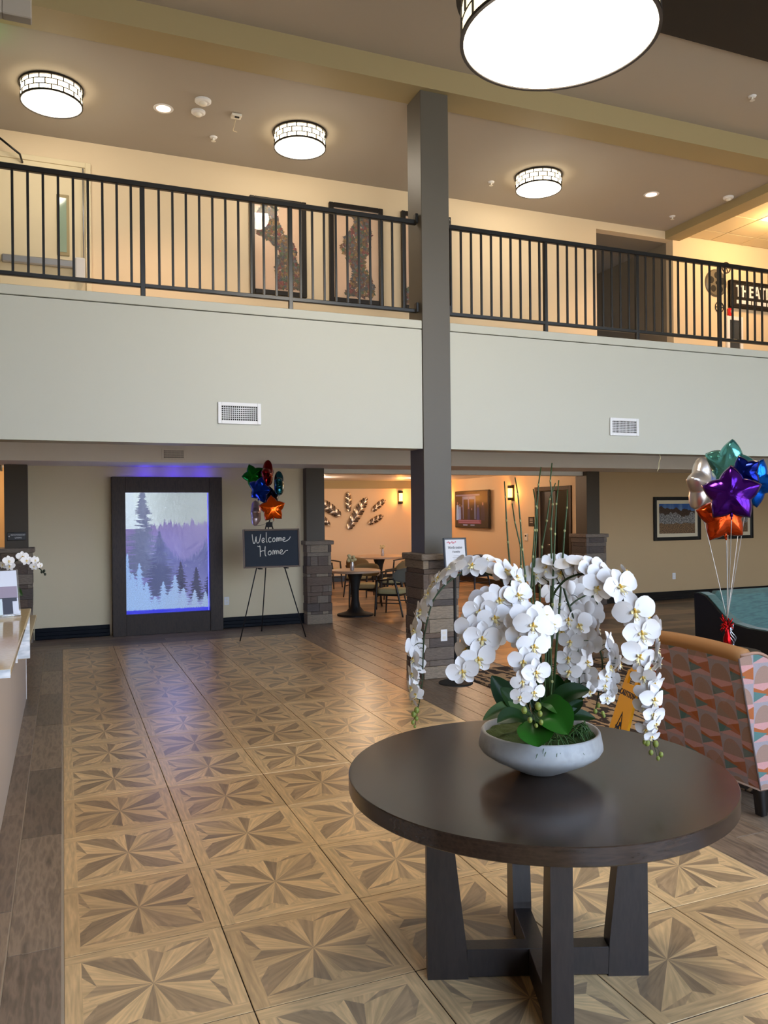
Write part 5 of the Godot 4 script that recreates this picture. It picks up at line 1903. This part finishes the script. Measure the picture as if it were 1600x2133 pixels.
		for q in [[0.01, 0.245, 0.028, 0.028, 0.0], [0.005, 0.20, 0.03, 0.07, 0.5], [-0.02, 0.16, 0.018, 0.06, -0.6], [0.03, 0.165, 0.016, 0.06, 0.9], [-0.025, 0.215, 0.012, 0.05, 1.1], [0.0, 0.122, 0.10, 0.012, 0.1]]:
			box(s, Vector3(q[2], q[3], 0.003), xf * Transform3D(Basis(Vector3.BACK, q[4]), Vector3(q[0], q[1], 0.010)), 0.001)
		obj("slipping_figure", s, M.black, cs)

# ---------------------------------------------------------------- round table
func centre_table() -> void:
	var t := thing("round_table", "large round espresso wood table on four tapered legs in the foreground", "table", P(1.62, 0, 2.53))
	var s := st()
	var r := 0.695
	lathe(s, [Vector2(0, 0.682), Vector2(r - 0.004, 0.682), Vector2(r, 0.686), Vector2(r, 0.738), Vector2(r - 0.003, 0.741), Vector2(0, 0.741)], 96, Transform3D.IDENTITY, true)
	obj("tabletop", s, M.espresso, t)
	var ang := -atan2(0.356, 0.934)
	var c := Vector3(-0.02, 0, 0.02)
	for k in 4:
		s = st()
		var prof := PackedVector2Array([Vector2(0.403, 0.0), Vector2(0.403, 0.682), Vector2(0.325, 0.682), Vector2(0.262, 0.13), Vector2(0.255, 0.0)])
		prism(s, prof, 0.072, Transform3D(Basis(Vector3.UP, ang + PI / 2 * k), c))
		obj("leg", s, M.espresso_leg, t)
	for k in 2:
		s = st()
		box(s, Vector3(0.52, 0.10, 0.068 - 0.002 * k), Transform3D(Basis(Vector3.UP, ang + PI / 2 * k), c + Vector3(0, 0.056 - 0.001 * k, 0)), 0.002)
		obj("stretcher", s, M.espresso_leg, t)

# ---------------------------------------------------------------- orchids
func leaf(s: SurfaceTool, pts: Array, half: float) -> void:
	var path := smooth(pts, 7)
	var n := path.size()
	var rows := []
	for i in n:
		var v := i / float(n - 1)
		var t: Vector3 = (path[mini(i + 1, n - 1)] - path[maxi(i - 1, 0)]).normalized()
		var side := t.cross(Vector3(-0.4, 0.72, 0.56))
		side = side.normalized()
		var up := side.cross(t).normalized()
		var wd := half * (sin(PI * pow(clampf(v * 0.94 + 0.05, 0.0, 1.0), 1.25)) * 0.95 + 0.06 * (1.0 - v))
		if i == n - 1:
			wd = half * 0.05
		var row := []
		for j in 7:
			var u := j / 3.0 - 1.0
			row.append(path[i] + side * wd * u + up * (absf(u) - 0.35) * wd * 0.40)
		rows.append(row)
	# a thin blade with an upper and a lower face
	sheet(s, rows, 1)
	var under := []
	for row in rows:
		var rr := []
		for p in row:
			rr.append(p - Vector3(0, 0.0012, 0))
		rr.reverse()
		under.append(rr)
	sheet(s, under, 2)

func petal(s: SurfaceTool, ang: float, length: float, width: float, cup: float, back: float, z0: float) -> void:
	var d := Vector3(cos(ang), sin(ang), 0)
	var side := Vector3(-sin(ang), cos(ang), 0)
	var rows := []
	for i in 7:
		var v := i / 6.0
		var wd := width * 0.5 * sqrt(maxf(1.0 - pow((v - 0.56) / (0.58 if v < 0.56 else 0.46), 2.0), 0.0))
		if i == 0:
			wd = width * 0.09
		var row := []
		for j in 5:
			var u := j / 2.0 - 1.0
			row.append(d * length * (0.02 + v * (1.0 - 0.03 * u * u)) + side * wd * u + Vector3(0, 0, z0 - back * v * v + cup * u * u * wd))
		rows.append(row)
	sheet(s, rows, 1)

func flower_mesh(kind: int) -> ArrayMesh:
	var key := "flower%d" % kind
	if meshes.has(key):
		return meshes[key]
	if not M.has("petal"):
		M.petal = mat(Color(0.88, 0.87, 0.87), 0.65)
		M.petal.backlight_enabled = true
		M.petal.backlight = Color(0.35, 0.35, 0.36)
		M.lip = mat(Color(0.90, 0.84, 0.62), 0.55)
		M.throat = mat(Color(0.80, 0.62, 0.18), 0.6)
	var k := kind % 4
	var cup: float = [0.25, 0.5, 0.1, 0.35][k]
	var back: float = [0.03, -0.04, 0.08, 0.14][k]
	var s := st()
	petal(s, PI / 2 + 0.04 * k, 0.47, 0.34, cup, back + 0.02, -0.02)
	petal(s, -PI * 0.30 - 0.05 * k, 0.45, 0.31, cup, back + 0.03, -0.025)
	petal(s, -PI * 0.70, 0.45, 0.31, cup, back + 0.05, -0.025)
	petal(s, 0.20, 0.53, 0.54, cup * 0.7, back, 0.01)
	petal(s, PI - 0.18 + 0.05 * k, 0.53, 0.54, cup * 0.7, back + 0.02, 0.012)
	s.set_material(M.petal)
	s.generate_normals()
	s.index()
	var m := s.commit()
	s = st()
	# three-lobed lip
	for q in [[-PI / 2, 0.19, 0.13], [-0.45, 0.12, 0.10], [PI + 0.45, 0.12, 0.10]]:
		petal(s, q[0], q[1], q[2], -1.6, -0.10, 0.05)
	tube(s, [Vector3(-0.02, -0.16, 0.13), Vector3(-0.05, -0.22, 0.15), Vector3(-0.03, -0.25, 0.13)], 0.012, 5)
	tube(s, [Vector3(0.02, -0.16, 0.13), Vector3(0.05, -0.22, 0.15), Vector3(0.03, -0.25, 0.13)], 0.012, 5)
	s.set_material(M.lip)
	s.generate_normals()
	s.index()
	s.commit(m)
	s = st()
	ball(s, Vector3(0, -0.03, 0.075), 0.035, 0.9, 8)
	ball(s, Vector3(0, 0.03, 0.055), 0.03, 1.2, 8)
	s.set_material(M.throat)
	s.generate_normals()
	s.index()
	s.commit(m)
	meshes[key] = m
	return m

func mm(a: Array, i: int) -> Vector3:
	return Vector3(a[i], a[i + 1], a[i + 2]) * 0.001

func orchids() -> void:
	var spikes := [
		[[-15, 189, 0, -29, 365, -6, -65, 559, -21, -126, 688, -24, -194, 729, -30, -250, 736, -42, -300, 730, -51, -340, 705, -56, -378, 669, -61, -399, 633, -70, -421, 568, -68, -433, 503, -72, -437, 418, -74, -439, 353, -75, -451, 277, -79], [-153, 741, 19, 41, 49, 77, 113, 0, -122, 721, 42, 60, 25, 76, 96, 0, -147, 746, -32, 9, 82, 57, 112, 0, -218, 776, -18, -22, 91, 36, 110, 0, -274, 765, 2, -60, 65, 47, 99, 0, -292, 766, -48, -56, 82, 8, 103, 0, -333, 758, -32, -69, 71, 10, 96, 0, -352, 741, -51, -78, 58, -24, 99, 0, -382, 718, -52, -84, 51, -18, 99, 0, -395, 690, -68, -90, 35, -27, 99, 0, -418, 665, -56, -96, 27, -12, 95, 0, -426, 628, -80, -91, 18, -37, 99, 0, -448, 608, -57, -99, 10, -3, 92, 0, -453, 565, -81, -96, 1, -29, 92, 0, -471, 541, -66, -100, 1, 5, 88, 20, -456, 512, -92, -74, -8, -67, 79, 0, -479, 485, -58, -47, 1, -88, 88, 10, -454, 463, -81, -31, -8, -95, 79, 0, -479, 441, -59, -100, -8, -3, 74, 0, -462, 410, -73, -46, -17, -87, 75, 0, -483, 390, -60, -99, -16, 5, 71, 0, -466, 359, -75, -61, -17, -78, 68, 0, -487, 340, -61, -93, -33, 13, 64, 0, -470, 315, -66, -83, -34, 44, 61, 0, -484, 292, -60, -87, -49, -3, 54, 0]],
		[[-30, 199, 37, -57, 381, 69, -93, 541, 97, -150, 628, 118, -214, 651, 113, -278, 621, 109, -326, 558, 111, -359, 481, 119, -379, 420, 133], [-171, 667, 131, 5, 34, 94, 102, 0, -239, 653, 124, -28, 26, 92, 118, 0, -262, 652, 72, -48, 42, 77, 107, 0, -191, 635, 101, -3, 17, 98, 97, 0, -310, 617, 117, -59, 18, 79, 104, 0, -275, 599, 153, -24, 17, 96, 107, 10, -211, 584, 114, -12, 0, 99, 89, 0, -353, 558, 122, -67, 9, 74, 100, 0, -324, 532, 155, -37, 9, 92, 112, -10, -269, 525, 134, -12, 0, 99, 94, 0, -354, 490, 100, -79, 1, 62, 88, 0, -347, 468, 167, -21, 0, 98, 111, 10, -399, 430, 157, -50, -8, 86, 98, 0, -283, 542, 107, -37, 0, 93, 82, 0, -314, 586, 73, -73, 9, 68, 83, 0]],
		[[-46, 210, 73, -84, 360, 123, -122, 520, 172, -169, 602, 218, -217, 587, 263, -242, 516, 296, -261, 447, 331, -267, 375, 351, -265, 333, 363], [-213, 614, 264, -18, 42, 89, 107, 0, -228, 591, 237, -49, 34, 80, 92, 0, -147, 613, 248, 13, 42, 90, 99, 0, -221, 590, 304, -29, 17, 94, 108, 0, -247, 547, 273, -56, 9, 83, 90, 0, -87, 572, 208, 14, 8, 99, 81, 0, -230, 525, 323, -17, 9, 98, 98, 8, -168, 524, 283, 14, 0, 99, 72, 0, -272, 480, 327, -45, 0, 89, 88, 0, -247, 450, 359, -14, 0, 99, 87, 0, -292, 423, 352, -45, 0, 89, 66, 20, -264, 392, 374, -24, 0, 97, 69, -10, -303, 377, 358, -64, 26, 72, 60, 0, -140, 559, 229, 5, 17, 98, 87, 0, -219, 563, 198, -66, 18, 73, 80, 0]],
		[[32, 181, -14, 40, 358, -11, 44, 606, 12, 60, 686, 51, 92, 719, 86, 129, 727, 122, 153, 718, 153, 182, 668, 187, 208, 606, 219, 228, 524, 249, 242, 427, 276, 243, 332, 298, 244, 235, 309, 241, 186, 308], [46, 745, -19, -36, 26, 90, 100, 0, 24, 719, -50, -58, 26, 77, 104, 0, 71, 764, 12, -11, 82, 56, 103, 0, 97, 763, 66, -10, 87, 49, 112, 0, 72, 725, 34, -45, 50, 74, 106, 0, 122, 767, 98, -6, 82, 57, 104, 0, 128, 746, 143, 5, 50, 87, 106, 0, 147, 737, 172, 21, 42, 88, 102, 0, 167, 718, 202, 28, 42, 86, 101, 0, 109, 685, 200, -20, 26, 95, 104, -30, 161, 692, 254, 0, 26, 97, 123, 0, 247, 737, 181, 81, 41, 41, 62, 0, 189, 612, 298, -50, 9, 86, 128, 0, 256, 585, 281, 73, 16, 66, 93, 0, 203, 538, 314, -29, 9, 95, 118, 0, 277, 527, 290, 74, 8, 67, 97, 0, 183, 463, 327, -17, -9, 98, 114, -25, 303, 557, 279, 95, 8, 29, 67, 0, 276, 478, 300, 80, -1, 60, 103, 0, 219, 419, 331, 58, -35, 74, 81, 0, 291, 426, 296, 92, -27, 28, 73, 0, 188, 394, 340, -72, -42, 56, 78, 10, 234, 367, 337, 28, -43, 86, 85, 0, 196, 345, 344, -66, -17, 73, 74, 0, 206, 324, 369, 5, -9, 99, 90, 0, 187, 297, 340, -87, -17, 46, 68, 0, 203, 273, 368, -4, -18, 98, 77, 0, 211, 241, 371, 29, -35, 89, 71, 0, 188, 219, 351, -63, -34, 70, 64, 0, 199, 199, 366, -3, -50, 86, 58, 0]],
		[[66, 167, -54, 90, 380, -66, 114, 515, -67, 177, 587, -63, 224, 619, -55, 262, 629, -40, 298, 586, -47, 320, 513, -59], [214, 626, -102, 52, 17, -83, 116, 0, 268, 657, -102, 63, 34, -70, 105, 0, 257, 573, -85, 60, 8, -80, 131, 0, 251, 552, -44, 79, -1, -62, 111, 0, 142, 546, -23, -21, 9, 97, 105, 0, 174, 526, 0, -45, 0, 89, 101, 20, 127, 582, -73, -14, 18, -97, 99, 0, 145, 636, -130, 4, 18, -98, 93, 0, 275, 502, -24, 85, -1, 53, 85, 0, 131, 498, -49, -53, 0, 85, 91, 0]],
		[[125, 677, -30, 141, 615, -24, 161, 553, -16, 170, 495, -12, 176, 419, -10, 179, 347, -8, 180, 275, -8], [238, 458, -28, 88, -9, -47, 114, 30, 138, 466, -3, -79, 1, 62, 86, 0, 131, 405, -6, -73, -8, 68, 86, 0, 133, 355, -5, -67, -8, 74, 83, 0, 206, 386, 3, 31, -1, 95, 90, 0, 205, 338, 2, 77, -18, -61, 80, 0, 196, 306, 20, 87, -18, -46, 75, 0, 197, 281, 31, 13, -26, 96, 72, 0, 196, 423, -34, 79, -1, -62, 73, 0, 177, 325, -31, -14, 0, -99, 66, 0]],
		[[244, 478, -90, 283, 461, -96, 323, 428, -101, 350, 388, -101, 355, 334, -99, 346, 268, -103, 334, 198, -107, 327, 164, -110], [382, 427, -99, 61, 17, 78, 99, 0, 379, 408, -78, 99, 8, -14, 91, 0, 407, 368, -78, 98, -1, 21, 95, 20, 369, 342, -72, 61, -10, 78, 87, 0, 355, 304, -78, 14, -9, 99, 79, 0, 385, 294, -76, 95, -10, -31, 72, 0, 344, 269, -71, -4, -18, 98, 72, 0, 372, 247, -71, 97, -18, -14, 68, 0, 351, 220, -68, -4, -18, 98, 64, 0, 420, 343, -73, 85, -1, 53, 57, 0]],
	]
	var buds := [
		[0, [-459, 251, -83, 20, -469, 237, -87, 19, -460, 222, -83, 15, -472, 208, -88, 14, -466, 193, -85, 10]],
		[2, [-292, 335, 362, 19, -252, 347, 378, 22, -247, 324, 381, 16, -276, 305, 369, 16, -244, 297, 382, 15, -258, 287, 376, 12]],
		[3, [211, 165, 328, 20, 238, 161, 339, 20, 223, 132, 333, 16, 254, 125, 346, 16, 245, 112, 342, 13, 203, 168, 325, 15]],
		[6, [338, 183, -106, 17, 327, 160, -110, 17, 355, 152, -99, 15, 359, 141, -97, 13]],
	]
	var leaves := [
		[[-36, 189, -9, -90, 249, -63, -142, 342, -105], 41, 0],
		[[-57, 205, 47, -137, 270, 58, -198, 333, 55], 32, 0],
		[[-74, 227, 62, -184, 267, 82, -285, 238, 85], 24, 2],
		[[-90, 207, 99, -184, 250, 126, -259, 238, 138], 29, 0],
		[[-101, 249, 116, -87, 266, 208, -73, 214, 278], 54, 1],
		[[-112, 231, 133, -150, 212, 204, -164, 174, 242], 52, 1],
		[[42, 189, -10, 86, 262, -24, 90, 343, -23], 35, 0],
		[[83, 176, -47, 169, 250, -45, 193, 337, -35], 42, 2],
		[[-4, 213, 47, 49, 293, 90, 129, 311, 123], 32, 0],
		[[-67, 284, 108, -64, 295, 174, -45, 265, 225], 29, 1],
		[[2, 195, 50, 52, 235, 91, 119, 267, 97], 25, 0],
		[[-16, 194, 64, 56, 226, 115, 148, 209, 130], 22, 0],
		[[-6, 211, 25, -27, 295, -5, -37, 342, -20], 34, 0],
	]
	var reeds := [
		[-85, 1067, -94, -82, 1008, -93, -79, 920, -92, -75, 839, -90, -69, 749, -87, -64, 641, -85, -35, 389, -73, -3, 182, -60],
		[-80, 984, -49, -71, 913, -45, -53, 828, -38, -52, 751, -37, -43, 663, -34, -31, 432, -28, -13, 192, -21],
		[-90, 1078, -10, -81, 1017, -6, -74, 920, -3, -68, 815, -1, -59, 719, 3, -57, 614, 4, -37, 369, 12, -26, 203, 17],
		[-12, 1036, -11, -3, 972, -7, -9, 884, -9, -16, 787, -12, -23, 663, -15, -17, 398, -12, -2, 195, -6],
		[37, 1119, -34, 28, 1053, -38, 22, 967, -40, 20, 883, -41, 8, 722, -45, 12, 480, -43, 26, 184, -38],
		[64, 1132, -2, 57, 1066, -4, 64, 979, -1, 57, 888, -4, 59, 750, -3, 52, 536, -6, 35, 189, -12],
		[98, 1059, -31, 77, 999, -39, 66, 918, -44, 49, 819, -51, 39, 675, -54, 40, 423, -54, 44, 179, -52],
		[69, 1067, 33, 60, 980, 29, 54, 870, 27, 48, 752, 25, 43, 611, 23, 25, 197, 16],
		[122, 1034, 11, 119, 966, 10, 110, 880, 7, 102, 766, 4, 91, 606, -1, 57, 187, -14],
		[-14, 566, 65, -13, 480, 65, -17, 377, 63, -22, 213, 62],
		[2, 528, 71, 1, 463, 71, 5, 342, 72, -6, 213, 68],
	]
	var t := thing("orchid_arrangement", "large arching white orchid arrangement in a wide grey bowl on the round table", "orchids", P(1.62, 0.741, 2.5))
	var concrete := noisy(noise_tex(0.02, [Color(0.54, 0.55, 0.555), Color(0.62, 0.625, 0.63), Color(0.57, 0.58, 0.585)], 5, 256, 12), Vector3(3, 3, 3), 0.45, Color.WHITE, 0.0, false)
	var s := st()
	lathe(s, [Vector2(0, 0.0), Vector2(0.062, 0.0), Vector2(0.075, 0.004), Vector2(0.125, 0.028), Vector2(0.185, 0.058), Vector2(0.214, 0.078), Vector2(0.224, 0.094), Vector2(0.223, 0.108), Vector2(0.215, 0.150), Vector2(0.211, 0.155), Vector2(0.204, 0.153), Vector2(0.200, 0.13), Vector2(0.16, 0.10), Vector2(0, 0.09)], 72)
	obj("bowl", s, concrete, t)
	# moss mound, lumpy
	s = st()
	var mn := fl(77, 14.0, 3)
	var rows := []
	for i in 15:
		var row := []
		var r := 0.199 * i / 14.0
		for j in 57:
			var a := TAU * j / 56.0
			var p := Vector3(cos(a) * r, 0, sin(a) * r)
			p.y = 0.155 - 0.022 * pow(i / 14.0, 2.0) + 0.012 * mn.get_noise_2d(p.x, p.z)
			row.append(p)
		rows.append(row)
	sheet(s, rows, 1)
	obj("moss", s, noisy(noise_tex(0.06, [Color(0.10, 0.15, 0.03), Color(0.24, 0.31, 0.08), Color(0.15, 0.20, 0.05)], 4, 256, 13), Vector3(9, 9, 9), 0.95, Color.WHITE, 1.0, false), t)
	# trailing grass over the rim
	s = st()
	for i in 46:
		var left := i % 3 == 0
		var a := rng.randf_range(1.5, 1.95) if left else rng.randf_range(0.25, 1.15)
		var r0 := rng.randf_range(0.10, 0.17)
		var a2 := a + rng.randf_range(-0.35, 0.35)
		var r2 := rng.randf_range(0.19, 0.235) if left else rng.randf_range(0.15, 0.205)
		var p0 := Vector3(cos(a) * r0, 0.15, sin(a) * r0)
		var p2 := Vector3(cos(a2) * r2, 0.145 - rng.randf_range(0.0, 0.035), sin(a2) * r2)
		var p1 := (p0 + p2) * 0.5 + Vector3(0, rng.randf_range(0.015, 0.05), 0)
		tube(s, smooth([p0, p1, p2], 4), [0.0022, 0.0022, 0.002, 0.002, 0.0018, 0.0016, 0.0014, 0.0011, 0.0008], 4)
	obj("grass_tufts", s, mat(Color(0.20, 0.33, 0.12), 0.6), t).set_meta("kind", "stuff")
	var tones := [Color(0.055, 0.17, 0.035), Color(0.10, 0.31, 0.05), Color(0.20, 0.29, 0.11)]
	for i in leaves.size():
		s = st()
		leaf(s, [mm(leaves[i][0], 0), mm(leaves[i][0], 3), mm(leaves[i][0], 6)], leaves[i][1] * 0.00122)
		var lm := mat(tones[leaves[i][2]], 0.42)
		lm.metallic_specular = 0.35
		obj("leaf", s, lm, t)
	var reed_mat := noisy(noise_tex(0.05, [Color(0.10, 0.19, 0.07), Color(0.19, 0.28, 0.11), Color(0.13, 0.22, 0.08)], 3, 128, 14), Vector3(20, 4, 20), 0.5, Color.WHITE, 0.0, false)
	var node_mat := mat(Color(0.55, 0.55, 0.36), 0.6)
	for a in reeds:
		var pts := []
		for i in range(0, a.size(), 3):
			pts.append(mm(a, i))
		var n := pts.size()
		var rad := []
		for i in n:
			rad.append(0.0022 + 0.0024 * i / float(n - 1))
		s = st()
		tube(s, pts, rad, 8)
		var reed := obj("reed", s, reed_mat, t)
		for i in range(1, n - 1):
			s = st()
			ball(s, pts[i], rad[i] * 1.55, 1.3, 8)
			obj("node_ring", s, node_mat, reed)
	var stem_mat := mat(Color(0.10, 0.19, 0.05), 0.5)
	var n_fl := 0
	for k in spikes.size():
		var a: Array = spikes[k][0]
		var pts := []
		for i in range(0, a.size(), 3):
			pts.append(mm(a, i))
		var path := smooth(pts, 5)
		var rad := []
		for i in path.size():
			rad.append(0.0048 - 0.0028 * i / float(path.size() - 1))
		s = st()
		tube(s, path, rad, 8)
		var b: Array = spikes[k][1]
		for i in range(0, b.size(), 8):
			# flower stalks
			var p := mm(b, i)
			var best: Vector3 = path[0]
			for q in path:
				if q.distance_to(p) < best.distance_to(p):
					best = q
			if best.distance_to(p) < 0.14:
				tube(s, smooth([best, (best + p) * 0.5 + Vector3(0, 0.006, 0), p], 3), 0.0016, 5)
		for q in buds:
			if q[0] == k:
				for i in range(0, q[1].size(), 4):
					var p := mm(q[1], i)
					tube(s, [path[path.size() - 1], p], 0.0012, 5)
		var spike := obj("flower_spike", s, stem_mat, t)
		for i in range(0, b.size(), 8):
			var p := mm(b, i)
			var d := Vector3(b[i + 3], b[i + 4], b[i + 5])
			var up := Vector3.UP if absf(d.normalized().y) < 0.85 else Vector3(0.3, 0.2, -1.0)
			var bs := facing(d, up) * Basis(Vector3.BACK, deg_to_rad(b[i + 7]) + rng.randf_range(-0.25, 0.25))
			mesh_node("flower", flower_mesh(n_fl % 4), null, spike, Transform3D(bs.scaled_local(Vector3.ONE * b[i + 6] * 0.00108), p))
			n_fl += 1
		for q in buds:
			if q[0] == k:
				for i in range(0, q[1].size(), 4):
					s = st()
					ball(s, mm(q[1], i), q[1][i + 3] * 0.0005, 1.25, 10)
					obj("bud", s, mat(Color(0.46, 0.50, 0.20), 0.5), spike)

# ---------------------------------------------------------------- foil balloons
func star_mesh(kind: int) -> ArrayMesh:
	var key := "star%d" % kind
	if meshes.has(key):
		return meshes[key]
	var s := st()
	var nz := fl(90 + kind, 3.0, 2)
	var seg := 80
	var ring := 12
	var outline := func(a: float) -> float:
		var m := absf(fposmod(a - PI / 2 + PI / 5, TAU / 5) - PI / 5) / (PI / 5)
		return lerpf(0.5, 0.315, pow(m, 0.8)) * (1.0 - 0.03 * (1.0 - m))
	var rim := []
	for j in seg:
		var a := TAU * j / seg
		var rr: float = outline.call(a)
		rim.append(Vector2(cos(a), sin(a)) * rr)
	for side in [1.0, -1.0]:
		var rows := []
		for i in ring + 1:
			var f := i / float(ring)
			var row := []
			for j in seg + 1:
				var a := TAU * j / seg
				var r: float = outline.call(a) * f
				var p := Vector2(cos(a), sin(a)) * r
				# gas pushes the two foils apart by the distance to the seam
				var d := 1.0
				for k in seg:
					d = minf(d, p.distance_to(Geometry2D.get_closest_point_to_segment(p, rim[k], rim[(k + 1) % seg])))
				var x := clampf(d / 0.30, 0.0, 1.0)
				var h := 0.175 * sqrt(x * (2.0 - x))
				# puckers run in from the seam
				h += 0.010 * sin(a * 34.0 + nz.get_noise_1d(a * 4.0) * 3.0) * x * exp(-x * 5.0) * 3.0
				row.append(Vector3(p.x, p.y, side * h))
			if side < 0:
				row.reverse()
			rows.append(row)
		sheet(s, rows, 1)
	# filler neck
	tube(s, [Vector3(0, -0.27, 0), Vector3(0, -0.33, 0.0), Vector3(0, -0.37, 0)], [0.03, 0.022, 0.03], 8)
	meshes[key] = done(s)
	return meshes[key]

func foil(c: Color, rough := 0.16) -> StandardMaterial3D:
	var m := mat(c, rough, 0.85)
	return m

func balloon(label: String, at: Vector3, size: float, turn: Vector3, c: Color, group: String, kind: int, rough := 0.16) -> void:
	var t := thing("star_balloon", label, "balloon", at, 0.0, group)
	t.basis = Basis.from_euler(turn)
	var s := st()
	var b := mesh_node("foil_skin", star_mesh(kind % 3), foil(c, rough), t)
	b.scale = Vector3.ONE * size
	tube(s, [Vector3(0, -0.37 * size, 0), Vector3(0, -0.42 * size, 0)], 0.006, 6)
	obj("tied_neck", s, foil(c, 0.3), t)

func balloons() -> void:
	var g := "foil balloons above the easel"
	var bunch := [
		["green star balloon at the upper left of the easel bunch", 2.44, 2.205, 10.82, 0.36, Vector3(0.1, -0.55, 0.35), Color(0.05, 0.46, 0.12), 0.16],
		["red star balloon, topmost and edge-on in the easel bunch", 2.57, 2.21, 10.56, 0.42, Vector3(0.1, 1.12, 0.14), Color(0.50, 0.015, 0.04), 0.16],
		["teal star balloon at the right of the easel bunch", 2.675, 2.075, 10.35, 0.37, Vector3(0.0, 1.25, -0.05), Color(0.10, 0.36, 0.42), 0.16],
		["bright blue star balloon at the left of the easel bunch", 2.41, 2.0, 10.33, 0.38, Vector3(0.2, -0.95, -0.35), Color(0.02, 0.22, 0.68), 0.16],
		["dark navy star balloon deep inside the easel bunch", 2.69, 1.92, 10.86, 0.32, Vector3(0.0, 0.4, 0.2), Color(0.01, 0.03, 0.14), 0.16],
		["orange star balloon facing the room in the easel bunch", 2.505, 1.75, 10.04, 0.37, Vector3(-0.1, -0.15, 0.10), Color(0.92, 0.36, 0.05), 0.16],
		["pearl white star balloon at the lower left of the easel bunch", 2.435, 1.685, 10.68, 0.38, Vector3(0.0, 1.2, 0.16), Color(0.72, 0.66, 0.70), 0.3],
	]
	var s := st()
	for i in bunch.size():
		var q: Array = bunch[i]
		balloon(q[0], P(q[1], q[2], q[3]), q[4], q[5], q[6], g, i, q[7])
		var low = P(q[1], q[2], q[3]) - Basis.from_euler(q[5]).y * q[4] * 0.43
		tube(s, smooth([low, (low + P(2.63, 1.585, 10.69)) * 0.5 + Vector3(0, -0.02, 0), P(2.63, 1.585, 10.69)], 4), 0.002, 5)
	tag(obj("balloon_strings", s, M.blackmatt), "thin dark strings tying the balloon bunch to the easel top", "string")
	g = "foil balloons in the lounge bunch"
	bunch = [
		["purple star balloon at the front of the lounge bunch", 4.285, 1.795, 4.20, 0.42, Vector3(-0.05, -0.80, 0.0), Color(0.26, 0.05, 0.45), 0.16],
		["pearl white star balloon at the left of the lounge bunch", 4.46, 1.875, 4.66, 0.44, Vector3(0.05, 0.45, 0.10), Color(0.78, 0.75, 0.73), 0.3],
		["light turquoise star balloon, topmost in the lounge bunch", 5.10, 2.038, 5.01, 0.49, Vector3(0.25, -1.35, -0.25), Color(0.36, 0.66, 0.66), 0.16],
		["bright blue star balloon at the right of the lounge bunch", 5.06, 1.90, 4.75, 0.42, Vector3(0.0, -1.1, -0.45), Color(0.02, 0.34, 0.75), 0.16],
		["deep blue star balloon between the turquoise and purple ones", 4.53, 1.955, 4.32, 0.26, Vector3(0.0, -1.0, 0.3), Color(0.02, 0.09, 0.42), 0.16],
		["burnt orange star balloon lowest in the lounge bunch", 4.40, 1.645, 4.39, 0.42, Vector3(0.0, -0.35, 0.12), Color(0.74, 0.25, 0.06), 0.16],
	]
	var tie := P(4.64, 0.86, 4.60)
	s = st()
	for i in bunch.size():
		var q: Array = bunch[i]
		balloon(q[0], P(q[1], q[2], q[3]), q[4], q[5], q[6], g, i, q[7])
		var low = P(q[1], q[2], q[3]) - Basis.from_euler(q[5]).y * q[4] * 0.43
		tube(s, smooth([low, (low + tie) * 0.5 + Vector3(0.004, 0, 0), tie], 5), 0.0028, 5)
	tag(obj("balloon_ribbons", s, mat(Color(0.75, 0.74, 0.72), 0.3, 0.3)), "pale ribbons running from the lounge balloons to their red weight", "ribbon")
	var wt := thing("balloon_weight", "red tinsel balloon weight with silver curls in front of the black sofa shell", "balloon weight", P(4.64, 0.621, 4.60))
	var lr := RandomNumberGenerator.new()
	lr.seed = 5
	s = st()
	lathe(s, [Vector2(0, 0), Vector2(0.035, 0), Vector2(0.03, 0.10), Vector2(0.012, 0.15), Vector2(0.012, 0.20), Vector2(0, 0.21)], 12)
	obj("wrapped_weight", s, foil(Color(0.60, 0.01, 0.03), 0.25), wt)
	s = st()
	for i in 40:
		var a := lr.randf() * TAU
		var p := Vector3(cos(a) * 0.015, lr.randf_range(0.16, 0.22), sin(a) * 0.015)
		var q := p + Vector3(cos(a) * lr.randf_range(0.01, 0.04), lr.randf_range(-0.06, 0.07), sin(a) * 0.03)
		tube(s, [p, q], 0.003, 4)
	obj("tinsel", s, foil(Color(0.75, 0.02, 0.05), 0.2), wt).set_meta("kind", "stuff")
	s = st()
	for k in 3:
		var pts := []
		for i in 14:
			var f := i / 13.0
			pts.append(Vector3(0.02 + 0.022 * k * f + 0.016 * sin(f * 9.0 + k), 0.20 - 0.17 * f, 0.02 + 0.012 * cos(f * 9.0 + k)))
		tube(s, pts, 0.004, 5)
	obj("ribbon_curl", s, foil(Color(0.75, 0.77, 0.82), 0.2), wt)
	var st_ := thing("side_table", "small dark side table behind the printed armchair carrying the balloon weight", "table", P(4.68, 0.013, 4.62))
	s = st()
	lathe(s, [Vector2(0, 0.575), Vector2(0.22, 0.575), Vector2(0.225, 0.59), Vector2(0.22, 0.608), Vector2(0, 0.608)], 36, Transform3D.IDENTITY, true)
	obj("tabletop", s, M.darkchair, st_)
	s = st()
	lathe(s, [Vector2(0.15, 0), Vector2(0.15, 0.012), Vector2(0.03, 0.03), Vector2(0.02, 0.06), Vector2(0.02, 0.575)], 24)
	obj("pedestal", s, M.darkchair, st_)
